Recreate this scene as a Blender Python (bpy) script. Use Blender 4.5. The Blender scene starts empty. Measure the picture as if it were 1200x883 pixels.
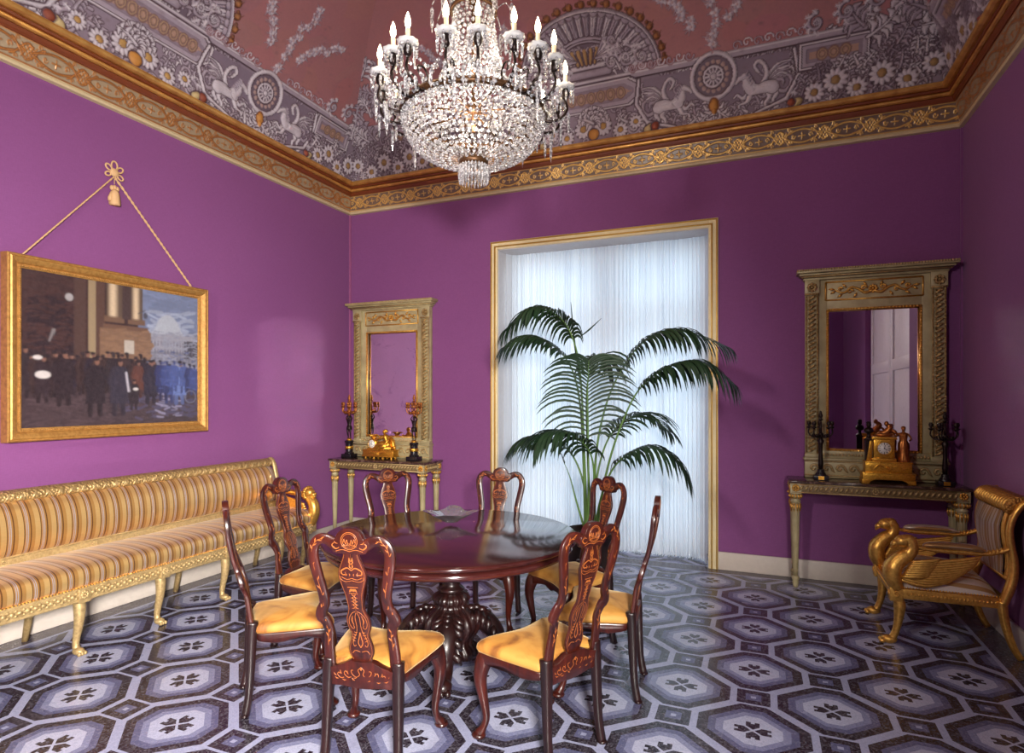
import bpy, bmesh, math, random
import numpy as np
from mathutils import Vector, Matrix
R = math.radians
PI = math.pi
rnd = random.Random(7)
scene = bpy.context.scene
COL = scene.collection

# ---------------------------------------------------------------- geometry helpers
def smooth_path(pts, n=8, closed=False):
    P = [Vector(p) for p in pts]
    out = []
    m = len(P)
    rng = range(m) if closed else range(m - 1)
    for i in rng:
        if closed:
            p0, p1, p2, p3 = P[(i-1) % m], P[i], P[(i+1) % m], P[(i+2) % m]
        else:
            p0 = P[max(i-1, 0)]; p1 = P[i]; p2 = P[i+1]; p3 = P[min(i+2, m-1)]
        for k in range(n):
            t = k / n
            out.append(0.5*((2*p1) + (p2-p0)*t + (2*p0-5*p1+4*p2-p3)*t*t + (3*p1-p0-3*p2+p3)*t**3))
    if not closed:
        out.append(P[-1].copy())
    return out

def sp2(pts, n=6, closed=False):
    return [(v.x, v.y) for v in smooth_path([(p[0], p[1], 0) for p in pts], n, closed)]

def lerp_list(vals, t):
    if not isinstance(vals, (list, tuple)):
        return vals
    k = t*(len(vals)-1)
    i = min(int(k), len(vals)-2)
    f = k-i
    return vals[i]*(1-f)+vals[i+1]*f

class MB:
    def __init__(s):
        s.v = []; s.f = []; s.m = []; s.sm = []
    def add(s, verts, faces, mat=0, smooth=True, M=None):
        o = len(s.v)
        if M is not None:
            verts = [M @ Vector(v) for v in verts]
        s.v += [tuple(v) for v in verts]
        s.f += [tuple(o+i for i in f) for f in faces]
        s.m += [mat]*len(faces); s.sm += [smooth]*len(faces)
        return s
    def box(s, c, d, mat=0, M=None):
        x, y, z = c; a, b, e = d[0]/2, d[1]/2, d[2]/2
        V = [(x-a,y-b,z-e),(x+a,y-b,z-e),(x+a,y+b,z-e),(x-a,y+b,z-e),(x-a,y-b,z+e),(x+a,y-b,z+e),(x+a,y+b,z+e),(x-a,y+b,z+e)]
        return s.add(V, [(0,3,2,1),(4,5,6,7),(0,1,5,4),(1,2,6,5),(2,3,7,6),(3,0,4,7)], mat, False, M)
    def bb(s, lo, hi, mat=0):
        return s.box([(lo[i]+hi[i])/2 for i in range(3)], [hi[i]-lo[i] for i in range(3)], mat)
    def tube(s, pts, r, n=8, closed=False, mat=0, sq=1.0, up=None, caps=True, M=None, shape=None):
        """pts path; r scalar / list; sq = second axis ratio (scalar/list); shape: list of unit 2D section points"""
        P = [Vector(p) for p in pts]; m = len(P)
        sec = shape or [(math.cos(2*PI*k/n), math.sin(2*PI*k/n)) for k in range(n)]
        n = len(sec)
        T = []
        for i in range(m):
            if closed: t = P[(i+1) % m]-P[i-1]
            else: t = P[min(i+1, m-1)]-P[max(i-1, 0)]
            if t.length < 1e-9: t = Vector((0,0,1))
            T.append(t.normalized())
        u = Vector(up) if up is not None else (Vector((0,0,1)) if abs(T[0].z) < .9 else Vector((1,0,0)))
        V = []
        for i in range(m):
            if up is not None: u = Vector(up)
            a = (u - T[i]*u.dot(T[i]))
            if a.length < 1e-6: a = T[i].orthogonal()
            a.normalize(); b = T[i].cross(a)
            u = a
            rr = lerp_list(r, i/max(m-1, 1)); q = lerp_list(sq, i/max(m-1, 1))
            for (ca, cb) in sec:
                V.append(P[i]+a*(rr*ca*q)+b*(rr*cb))
        F = []
        for i in range(m if closed else m-1):
            j = (i+1) % m
            for k in range(n):
                l = (k+1) % n
                F.append((i*n+k, i*n+l, j*n+l, j*n+k))
        if caps and not closed:
            F.append(tuple(reversed(range(n)))); F.append(tuple((m-1)*n+k for k in range(n)))
        return s.add(V, F, mat, True, M)
    def lathe(s, prof, n=24, c=(0,0,0), mat=0, flute=None, cap=True, M=None, a0=0, a1=2*PI):
        V = []; full = abs(a1-a0-2*PI) < 1e-6
        nn = n if full else n+1
        for (r, z) in prof:
            for k in range(nn):
                a = a0+(a1-a0)*k/n
                q = r*(flute(a, z) if flute else 1)
                V.append((c[0]+q*math.cos(a), c[1]+q*math.sin(a), c[2]+z))
        F = []
        for i in range(len(prof)-1):
            for k in range(n):
                l = (k+1) % nn
                F.append((i*nn+k, i*nn+l, (i+1)*nn+l, (i+1)*nn+k))
        if cap and full:
            if prof[0][0] > 1e-5: F.append(tuple(reversed(range(n))))
            if prof[-1][0] > 1e-5: F.append(tuple((len(prof)-1)*n+k for k in range(n)))
        return s.add(V, F, mat, True, M)
    def ell(s, c, r, nu=10, nv=6, mat=0, M=None):
        if not isinstance(r, (tuple, list)): r = (r, r, r)
        V = [(c[0], c[1], c[2]-r[2])]; F = []
        for i in range(1, nv):
            t = -PI/2+PI*i/nv
            for k in range(nu):
                a = 2*PI*k/nu
                V.append((c[0]+r[0]*math.cos(t)*math.cos(a), c[1]+r[1]*math.cos(t)*math.sin(a), c[2]+r[2]*math.sin(t)))
        V.append((c[0], c[1], c[2]+r[2]))
        for k in range(nu): F.append((0, 1+(k+1) % nu, 1+k))
        for i in range(nv-2):
            for k in range(nu):
                a = 1+i*nu+k; b = 1+i*nu+(k+1) % nu
                F.append((a, b, b+nu, a+nu))
        o = 1+(nv-2)*nu; top = len(V)-1
        for k in range(nu): F.append((o+k, o+(k+1) % nu, top))
        return s.add(V, F, mat, True, M)
    def prism(s, outline, t, axis='y', off=0, mat=0, M=None, fn=None):
        """closed 2D outline (a,b) -> plate of thickness t. axis y: (x,z); x: (y,z); z: (x,y). fn(a,b) gives an extra offset along axis"""
        n = len(outline); V = []
        for sgn in (-.5, .5):
            for (a, b) in outline:
                o = off+sgn*t+(fn(a, b) if fn else 0)
                V.append((a, o, b) if axis == 'y' else ((o, a, b) if axis == 'x' else (a, b, o)))
        F = [tuple(range(n)), tuple(reversed(range(n, 2*n)))]
        for k in range(n):
            l = (k+1) % n
            F.append((k, k+n, l+n, l))
        o = len(s.v)
        s.add(V, F, mat, False, M)
        return s
    def strip(s, pts, w, fn, mat=0, th=.0012):
        """flat raised ribbon along a 2D path; fn(a,b,h) -> 3D at height h above the surface"""
        n = len(pts); V = []
        for i in range(n):
            a = pts[max(i-1, 0)]; b = pts[min(i+1, n-1)]
            dx, dy = b[0]-a[0], b[1]-a[1]; L = math.hypot(dx, dy) or 1
            ww = lerp_list(w, i/max(n-1, 1))/2
            nx, ny = -dy/L*ww, dx/L*ww
            p = pts[i]
            V += [fn(p[0]+nx, p[1]+ny, 0), fn(p[0]+nx*.6, p[1]+ny*.6, th), fn(p[0]-nx*.6, p[1]-ny*.6, th), fn(p[0]-nx, p[1]-ny, 0)]
        F = []
        for i in range(n-1):
            for k in range(3):
                F.append((i*4+k, i*4+k+1, i*4+k+5, i*4+k+4))
        return s.add(V, F, mat, True)
    def grid(s, fn, nu, nv, mat=0, closeu=False, smooth=True, M=None, flip=False):
        V = []; cu = nu if closeu else nu+1
        for j in range(nv+1):
            for i in range(cu):
                V.append(fn(i/nu, j/nv))
        F = []
        for j in range(nv):
            for i in range(nu):
                k = (i+1) % cu
                q = (j*cu+i, j*cu+k, (j+1)*cu+k, (j+1)*cu+i)
                F.append(tuple(reversed(q)) if flip else q)
        return s.add(V, F, mat, smooth, M)
    def build(s, name, mats, parent=None, loc=(0,0,0), bevel=0, seg=2, sub=0, rot=None, fix=True, sharp=None):
        me = bpy.data.meshes.new(name)
        me.from_pydata(s.v, [], s.f)
        if not isinstance(mats, (list, tuple)): mats = [mats]
        for m in mats: me.materials.append(m)
        me.polygons.foreach_set('material_index', s.m)
        me.polygons.foreach_set('use_smooth', s.sm)
        if fix:
            bm = bmesh.new(); bm.from_mesh(me)
            bmesh.ops.recalc_face_normals(bm, faces=bm.faces)
            bm.to_mesh(me); bm.free()
        me.update()
        o = bpy.data.objects.new(name, me); COL.objects.link(o)
        o.location = loc
        if rot: o.rotation_euler = rot
        if parent: o.parent = parent
        if bevel:
            b = o.modifiers.new('b', 'BEVEL'); b.width = bevel; b.segments = seg; b.limit_method = 'ANGLE'; b.angle_limit = R(35); b.harden_normals = False
            for p in me.polygons: p.use_smooth = True
        if sub:
            b = o.modifiers.new('s', 'SUBSURF'); b.levels = sub; b.render_levels = sub
        return o

def tag(o, label=None, cat=None, group=None, kind=None):
    if label: o['label'] = label
    if cat: o['category'] = cat
    if group: o['group'] = group
    if kind: o['kind'] = kind
    return o

def thing(name, label, cat, loc=(0,0,0), rz=0, group=None):
    o = bpy.data.objects.new(name, None); COL.objects.link(o)
    o.location = loc; o.rotation_euler = (0, 0, rz); o.empty_display_size = .1
    return tag(o, label, cat, group)

def copy_tree(o, parent=None):
    c = o.copy(); COL.objects.link(c)
    c.parent = parent
    for ch in [x for x in KIDS.get(o.name, [])]:
        copy_tree(ch, c)
    return c
KIDS = {}
def index_kids():
    KIDS.clear()
    for o in bpy.data.objects:
        if o.parent: KIDS.setdefault(o.parent.name, []).append(o)

# ---------------------------------------------------------------- room frame (camera at x=0,y=0,z=1.6 ; +y is the window wall)
CA = R(22.6); CF = 697.0
XL, XR, YB, YF = -4.55, 1.52, 5.86, -1.6
def cam2room(l, z, h=0.0):
    return (l*math.cos(CA)-z*math.sin(CA), l*math.sin(CA)+z*math.cos(CA), h)
def at(px, py, depth):
    l = (px-600)/CF*depth; h = 1.6+(466-py)/CF*depth
    return cam2room(l, depth, h)
# ---------------------------------------------------------------- materials
def srgb(r, g, b):
    f = lambda c: (c/255/12.92) if c/255 <= .04045 else ((c/255+.055)/1.055)**2.4
    return (f(r), f(g), f(b), 1)

class NT:
    def __init__(s, name):
        s.mat = bpy.data.materials.new(name); s.mat.use_nodes = True
        s.t = s.mat.node_tree; s.n = s.t.nodes; s.l = s.t.links
        s.b = s.n['Principled BSDF']; s.out = s.n['Material Output']
    def node(s, typ, **kw):
        n = s.n.new(typ)
        for k, v in kw.items():
            setattr(n, k, v)
        return n
    def link(s, a, b): s.l.new(a, b)
    def setb(s, **kw):
        for k, v in kw.items():
            s.b.inputs[k.replace('_', ' ')].default_value = v
    def math(s, op, a, b=None, c=None):
        n = s.n.new('ShaderNodeMath'); n.operation = op
        for i, x in enumerate((a, b, c)):
            if x is None: continue
            if isinstance(x, (int, float)): n.inputs[i].default_value = x
            else: s.link(x, n.inputs[i])
        return n.outputs[0]
    def coords(s, kind='Object'):
        return s.n.new('ShaderNodeTexCoord').outputs[kind]
    def xyz(s, vec):
        n = s.n.new('ShaderNodeSeparateXYZ'); s.link(vec, n.inputs[0]); return n.outputs
    def noise(s, scale, detail=3, vec=None, rough=.55, dist=0):
        n = s.n.new('ShaderNodeTexNoise'); n.inputs['Scale'].default_value = scale; n.inputs['Detail'].default_value = detail
        n.inputs['Roughness'].default_value = rough; n.inputs['Distortion'].default_value = dist
        if vec is not None: s.link(vec, n.inputs['Vector'])
        return n.outputs[0]
    def voro(s, scale, vec=None, feature='F1'):
        n = s.n.new('ShaderNodeTexVoronoi'); n.feature = feature; n.inputs['Scale'].default_value = scale
        if vec is not None: s.link(vec, n.inputs['Vector'])
        return n
    def mapv(s, vec, scale=(1,1,1), loc=(0,0,0), rot=(0,0,0)):
        n = s.n.new('ShaderNodeMapping'); s.link(vec, n.inputs[0])
        n.inputs['Scale'].default_value = scale; n.inputs['Location'].default_value = loc; n.inputs['Rotation'].default_value = rot
        return n.outputs[0]
    def ramp(s, fac, stops, interp='LINEAR'):
        n = s.n.new('ShaderNodeValToRGB'); n.color_ramp.interpolation = interp
        e = n.color_ramp.elements
        while len(e) < len(stops): e.new(.5)
        for i, (p, c) in enumerate(stops):
            e[i].position = p; e[i].color = c if len(c) == 4 else (*c, 1)
        s.link(fac, n.inputs[0]); return n.outputs[0]
    def mix(s, fac, a, b, mode='MIX'):
        n = s.n.new('ShaderNodeMix'); n.data_type = 'RGBA'; n.blend_type = mode
        for sock, x in ((n.inputs[0], fac), (n.inputs[6], a), (n.inputs[7], b)):
            if isinstance(x, (int, float)): sock.default_value = x
            elif isinstance(x, (tuple, list)): sock.default_value = x if len(x) == 4 else (*x, 1)
            else: s.link(x, sock)
        return n.outputs[2]
    def color(s, c):
        if isinstance(c, (tuple, list)): s.b.inputs['Base Color'].default_value = c
        else: s.link(c, s.b.inputs['Base Color'])
    def bump(s, h, dist=.002, strength=1):
        n = s.n.new('ShaderNodeBump'); n.inputs['Strength'].default_value = strength; n.inputs['Distance'].default_value = dist
        s.link(h, n.inputs['Height']); s.link(n.outputs[0], s.b.inputs['Normal'])
        return n

MT = {}
def mk_plain(name, col, rough=.5, metal=0, **kw):
    t = NT(name); c = t.coords()
    nz = t.noise(25, 2, c)
    dark = tuple(x*.82 for x in col[:3])+(1,)
    t.color(t.mix(nz, dark, col)); t.setb(Roughness=rough, Metallic=metal, **kw)
    MT[name] = t.mat; return t

# purple wall cloth
t = NT('wall_cloth'); c = t.coords('Object')
big = t.noise(.9, 3, c)
wv = t.noise(220, 2, t.mapv(c, (1, 1, .12))); wh = t.noise(220, 2, t.mapv(c, (.12, .12, 1)))
col = t.mix(big, srgb(126, 72, 124), srgb(140, 84, 138))
wsum = t.math('ADD', wv, wh)
t.color(t.mix(t.math('MULTIPLY', wsum, .35), col, srgb(96, 44, 92)))
t.setb(Roughness=.75); t.b.inputs['Specular IOR Level'].default_value = .25; t.b.inputs['Sheen Weight'].default_value = .1; t.bump(wsum, .0006, .5)
MT['wall_cloth'] = t.mat
# other plain ones
mk_plain('plaster_white', srgb(222, 216, 205), .6)
mk_plain('skirting_white', srgb(196, 186, 176), .5)
mk_plain('jamb_paint', srgb(205, 200, 200), .5)
mk_plain('frame_cream', srgb(226, 210, 166), .4)
mk_plain('frame_gold_line', srgb(190, 150, 70), .35, .6)
mk_plain('cornice_cream', srgb(196, 178, 140), .5)
mk_plain('moulding_brown', srgb(112, 52, 22), .4)
mk_plain('pink_braid', srgb(150, 84, 128), .6)
mk_plain('door_white', srgb(240, 238, 240), .45)
mk_plain('cord_gold', srgb(206, 166, 120), .6)
mk_plain('dark_bronze', srgb(46, 34, 32), .35, .7)
mk_plain('black_base', srgb(24, 20, 24), .25)
mk_plain('brown_brass', srgb(96, 66, 40), .4, .6)
mk_plain('enamel_white', srgb(235, 232, 225), .25)
mk_plain('ink_black', srgb(16, 14, 16), .5)
mk_plain('candle_wax', srgb(235, 222, 190), .5)
mk_plain('pot_dark', srgb(34, 22, 20), .45)
mk_plain('soil', srgb(38, 26, 18), .95)
mk_plain('stalk_green', srgb(84, 118, 52), .5)
mk_plain('window_white', srgb(225, 225, 228), .4)

def gold(name, col, dark, rough=.36, metal=.85, bs=60, bd=.003, carve=0):
    t = NT(name); c = t.coords()
    n1 = t.noise(bs, 3, c); n2 = t.noise(6, 3, c)
    f = t.ramp(n1, [(.3, (0,0,0,1)), (.62, (1,1,1,1))])
    col1 = t.mix(f, dark, col)
    t.color(t.mix(t.math('MULTIPLY', n2, .25), t.mix(.45, col1, col), dark))
    t.setb(Metallic=metal, Roughness=rough)
    if carve:
        v = t.voro(carve, c)
        t.bump(t.math('ADD', v.outputs[0], t.math('MULTIPLY', n1, .4)), .012, .8)
    else:
        t.bump(n1, bd, .5)
    MT[name] = t.mat
gold('gold_leaf', srgb(232, 182, 92), srgb(170, 112, 46), rough=.34)
gold('gold_carved', srgb(214, 160, 80), srgb(110, 62, 26), carve=70)
gold('gold_pale', srgb(190, 164, 114), srgb(112, 86, 52), rough=.42, metal=.45)
gold('gold_pale_carved', srgb(188, 158, 104), srgb(100, 70, 40), rough=.45, metal=.55, carve=60)
gold('gold_moulding', srgb(226, 176, 98), srgb(150, 92, 40), rough=.38, metal=.6, bs=10, bd=.0015)
gold('gilt_clock', srgb(236, 180, 70), srgb(160, 104, 30), rough=.3, metal=.9, bs=90)
gold('gilt_branch', srgb(190, 120, 60), srgb(100, 50, 26), rough=.35, metal=.85)
gold('painting_gold', srgb(196, 148, 80), srgb(130, 88, 42), rough=.42, metal=.55, bs=40, bd=.001)
gold('marquise_cream', srgb(176, 164, 124), srgb(120, 104, 72), rough=.42, metal=.1, bs=8)
gold('apron_brown', srgb(134, 112, 76), srgb(78, 58, 38), rough=.45, metal=.2, bs=12)
gold('cream_paint_dark', srgb(176, 164, 122), srgb(112, 94, 62), rough=.45, metal=.15, bs=12)

def wood(name, a, b, rough=.2, coat=.6, scale=14, axis=2):
    t = NT(name); c = t.coords()
    sc = [1, 1, 1]; sc[axis] = .12
    n = t.noise(scale, 5, t.mapv(c, tuple(sc)), .6, 1.2)
    t.color(t.ramp(n, [(.35, a), (.7, b)]))
    t.setb(Roughness=rough); t.b.inputs['Coat Weight'].default_value = coat; t.b.inputs['Coat Roughness'].default_value = .1
    MT[name] = t.mat
wood('mahogany', srgb(34, 10, 8), srgb(70, 22, 11), .32, .3, 22)
wood('mahogany_dark', srgb(20, 8, 8), srgb(40, 14, 12), .36, .25, 18)
wood('table_wood', srgb(44, 17, 16), srgb(70, 28, 24), .13, .5, 6, 0)
mk_plain('inlay', srgb(158, 88, 38), .35)
mk_plain('inlay_dark', srgb(60, 26, 16), .35)

# gold velvet
t = NT('gold_velvet'); c = t.coords()
n = t.noise(6.5, 3, c, .5, .8); n2 = t.noise(300, 2, c)
t.color(t.ramp(n, [(.36, srgb(118, 68, 22)), (.46, srgb(162, 108, 40)), (.62, srgb(182, 132, 58))]))
t.setb(Roughness=.7); t.b.inputs['Sheen Weight'].default_value = .35; t.b.inputs['Sheen Roughness'].default_value = .35
t.b.inputs['Sheen Tint'].default_value = (1, .8, .45, 1)
t.bump(n2, .0008, .4); MT['gold_velvet'] = t.mat

# striped silk : stripes cross the local y axis
def silk(name, period, stops, rough=.33):
    t = NT(name); c = t.coords(); o = t.xyz(c)
    fr = t.math('FRACT', t.math('DIVIDE', t.math('ADD', o[1], 50.0), period))
    cc = t.ramp(fr, stops, 'CONSTANT')
    n = t.noise(500, 1, t.mapv(c, (1, .05, 1)))
    t.color(t.mix(t.math('MULTIPLY', n, .25), cc, (.25, .13, .04, 1)))
    t.setb(Roughness=rough, Metallic=.72); t.b.inputs['Sheen Weight'].default_value = .15; t.b.inputs['Coat Weight'].default_value = .35; t.b.inputs['Coat Roughness'].default_value = .25
    t.b.inputs['Anisotropic'].default_value = .5
    t.bump(n, .0005, .4); MT[name] = t.mat
G1, G2, W1, B1 = srgb(232, 192, 124), srgb(206, 154, 84), srgb(214, 208, 214), srgb(118, 72, 34)
silk('silk_sofa', .094, [(0, G1), (.32, B1), (.37, G2), (.45, W1), (.50, G2), (.55, W1), (.60, G2), (.70, B1), (.78, G2)], .3)
silk('silk_chair', .125, [(0, srgb(196, 182, 168)), (.22, srgb(150, 108, 62)), (.34, srgb(188, 176, 168)), (.42, srgb(170, 130, 78)), (.62, srgb(150, 104, 56)), (.70, srgb(200, 190, 182)), (.9, srgb(160, 120, 70))], .45)

# marble
t = NT('dark_marble'); c = t.coords()
n = t.noise(14, 6, c, .65, 1.5)
t.color(t.ramp(n, [(.35, srgb(40, 26, 24)), (.55, srgb(74, 52, 44)), (.62, srgb(120, 96, 84)), (.68, srgb(58, 38, 34))]))
t.setb(Roughness=.12); MT['dark_marble'] = t.mat

# mirrors
def mirror(name, tint, stain, dens):
    t = NT(name); c = t.coords()
    n = t.noise(4.5, 7, c, .7, .6); 
    m = t.ramp(n, [(dens, (0,0,0,1)), (dens+.12, (1,1,1,1))])
    t.color(t.mix(m, tint, stain)); t.setb(Metallic=1)
    t.link(t.ramp(n, [(dens, (.0,.0,.0,1)), (dens+.25, (.10,.10,.10,1))]), t.b.inputs['Roughness'])
    MT[name] = t.mat
mirror('mirror_old', srgb(252, 250, 253), srgb(176, 150, 190), .56)
mirror('mirror_clear', srgb(236, 232, 238), srgb(150, 130, 150), .64)
mirror('mirror_low', srgb(226, 216, 226), srgb(196, 176, 200), .66)

# glass
t = NT('crystal')
t.setb(Roughness=.03, IOR=1.5); t.color((.97, .98, 1, 1)); t.b.inputs['Transmission Weight'].default_value = 1
MT['crystal'] = t.mat
t = NT('chandelier_crystal')  # cut crystal: half clear, half bright scattering facets
nz = t.noise(90, 1, t.coords())
t.color((.93, .93, .96, 1)); t.setb(Roughness=.08, IOR=1.5)
t.link(t.ramp(nz, [(.4, (.5,.5,.5,1)), (.6, (.95,.95,.95,1))]), t.b.inputs['Transmission Weight'])
MT['chandelier_crystal'] = t.mat
t = NT('bowl_crystal'); t.color((.92, .94, 1, 1)); t.setb(Roughness=.0, IOR=1.6); t.b.inputs['Transmission Weight'].default_value = .9; t.b.inputs['Coat Weight'].default_value = 1
MT['bowl_crystal'] = t.mat
t = NT('window_glass')
tr = t.node('ShaderNodeBsdfTransparent'); gl = t.node('ShaderNodeBsdfGlossy'); gl.inputs['Roughness'].default_value = .02
fr = t.node('ShaderNodeFresnel'); fr.inputs[0].default_value = 1.45; mx = t.node('ShaderNodeMixShader')
t.link(fr.outputs[0], mx.inputs[0]); t.link(tr.outputs[0], mx.inputs[1]); t.link(gl.outputs[0], mx.inputs[2]); t.link(mx.outputs[0], t.out.inputs[0])
MT['window_glass'] = t.mat
# sheer curtain
t = NT('sheer_curtain')
df = t.node('ShaderNodeBsdfDiffuse'); tl = t.node('ShaderNodeBsdfTranslucent'); mx = t.node('ShaderNodeMixShader')
c = t.coords(); st = t.noise(9, 3, t.mapv(c, (6, 6, .06)))
cc = t.ramp(st, [(.3, srgb(226, 230, 238)), (.7, srgb(244, 247, 250))])
t.link(cc, df.inputs[0]); t.link(cc, tl.inputs[0]); mx.inputs[0].default_value = .55
t.link(df.outputs[0], mx.inputs[1]); t.link(tl.outputs[0], mx.inputs[2]); t.link(mx.outputs[0], t.out.inputs[0])
MT['sheer_curtain'] = t.mat
# leaves
t = NT('palm_leaf'); c = t.coords(); n = t.noise(6, 2, c)
t.color(t.mix(n, srgb(14, 32, 20), srgb(34, 60, 32))); t.setb(Roughness=.5); t.b.inputs['Specular IOR Level'].default_value = .35
MT['palm_leaf'] = t.mat
def emit(name, col, s):
    t = NT(name); t.color(col); t.b.inputs['Emission Color'].default_value = col; t.b.inputs['Emission Strength'].default_value = s
    MT[name] = t.mat
emit('bulb_lit', (1, .80, .52, 1), 22)
t = NT('opal_glass'); t.color((.92, .92, .94, 1)); t.setb(Roughness=.12); t.b.inputs['Transmission Weight'].default_value = .35; MT['opal_glass'] = t.mat
# vertex coloured paint
def painted(name, rough, alpha_metal=False, bumpy=.0):
    t = NT(name); a = t.node('ShaderNodeAttribute'); a.attribute_name = 'Col'
    c = t.coords(); n = t.noise(40, 3, c)
    t.color(t.mix(t.math('MULTIPLY', n, .35), a.outputs['Color'], (.12, .08, .09, 1)))
    t.setb(Roughness=rough)
    if alpha_metal:
        t.link(a.outputs['Alpha'], t.b.inputs['Metallic'])
        t.setb(Roughness=.33)
    if bumpy: t.bump(n, bumpy, .5)
    MT[name] = t.mat
painted('fresco', .7); painted('frieze_paint', .4, True); painted('oil_paint', .3, False, .0015)

# floor mosaic
t = NT('mosaic_floor'); pos = t.node('ShaderNodeNewGeometry').outputs['Position']
wob = t.noise(3, 2, pos)
o = t.xyz(pos)
M_ = t.math
x = M_('ADD', o[0], M_('MULTIPLY', M_('SUBTRACT', wob, .5), .008)); y = o[1]
P_, Q_ = .3715, .341
X = M_('DIVIDE', M_('ADD', x, .03), P_); Y = M_('DIVIDE', M_('SUBTRACT', y, 1.715), Q_)
a = M_('MULTIPLY', M_('ADD', X, Y), .5); b = M_('MULTIPLY', M_('SUBTRACT', X, Y), .5)
a = M_('SUBTRACT', a, M_('ROUND', a)); b = M_('SUBTRACT', b, M_('ROUND', b))
AX = M_('ABSOLUTE', M_('ADD', a, b)); AY = M_('ABSOLUTE', M_('SUBTRACT', a, b))
m = M_('MAXIMUM', M_('MAXIMUM', M_('DIVIDE', AX, .685), M_('DIVIDE', AY, .73)), M_('DIVIDE', M_('ADD', AX, AY), .905))
LIGHT, DARK, MID, MID2, CEN = srgb(156, 160, 190), srgb(30, 20, 32), srgb(84, 86, 120), srgb(122, 126, 160), srgb(172, 176, 202)
ringc = t.ramp(m, [(0, CEN), (.52, MID2), (.66, MID), (.80, DARK), (.999, LIGHT)], 'CONSTANT')
sq = M_('MINIMUM', M_('MAXIMUM', M_('SUBTRACT', 1, AX), AY), M_('MAXIMUM', AX, M_('SUBTRACT', 1, AY)))
sqc = t.ramp(sq, [(0, LIGHT), (.035, MID), (.105, DARK), (.222, LIGHT)], 'CONSTANT')
insq = M_('LESS_THAN', sq, .222)
col = t.mix(insq, ringc, sqc)
# little split cross in the middle
arm1 = M_('MULTIPLY', M_('LESS_THAN', AX, .085), M_('LESS_THAN', AY, .225))
arm2 = M_('MULTIPLY', M_('LESS_THAN', AY, .085), M_('LESS_THAN', AX, .225))
gap = M_('GREATER_THAN', M_('ABSOLUTE', M_('SUBTRACT', AX, AY)), .024)
notch = M_('GREATER_THAN', M_('MAXIMUM', M_('MULTIPLY', M_('MINIMUM', AX, AY), 8), M_('SUBTRACT', .37, M_('MAXIMUM', AX, AY))), .19)
cross = M_('MULTIPLY', M_('MULTIPLY', M_('MAXIMUM', arm1, arm2), gap), notch)
col = t.mix(cross, col, DARK)
# border
edge = M_('MAXIMUM', M_('MAXIMUM', M_('LESS_THAN', x, -4.385), M_('GREATER_THAN', x, 1.345)), M_('MULTIPLY', M_('GREATER_THAN', y, 5.725), M_('LESS_THAN', y, 5.90)))
edl = M_('MAXIMUM', M_('MAXIMUM', M_('LESS_THAN', x, -4.36), M_('GREATER_THAN', x, 1.32)), M_('MULTIPLY', M_('GREATER_THAN', y, 5.70), M_('LESS_THAN', y, 5.925)))
col = t.mix(edl, col, LIGHT); col = t.mix(edge, col, srgb(62, 52, 62))
vo = t.voro(120, pos); ve = t.voro(120, pos, 'DISTANCE_TO_EDGE')
tess = t.ramp(ve.outputs[0], [(0, (.62,.62,.62,1)), (.12, (1,1,1,1))])
col = t.mix(.55, col, t.mix(1.0, col, tess, 'MULTIPLY'))
vc = t.xyz(vo.outputs['Color'])
col = t.mix(M_('MULTIPLY', vc[0], .22), col, t.mix(vc[1], srgb(62, 54, 66), srgb(186, 184, 198)))
t.color(col)
t.link(t.ramp(t.noise(2.5, 3, pos), [(.3, (.16,.16,.16,1)), (.7, (.3,.3,.3,1))]), t.b.inputs['Roughness'])
t.bump(ve.outputs[0], .0015, .25)
MT['mosaic_floor'] = t.mat
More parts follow.
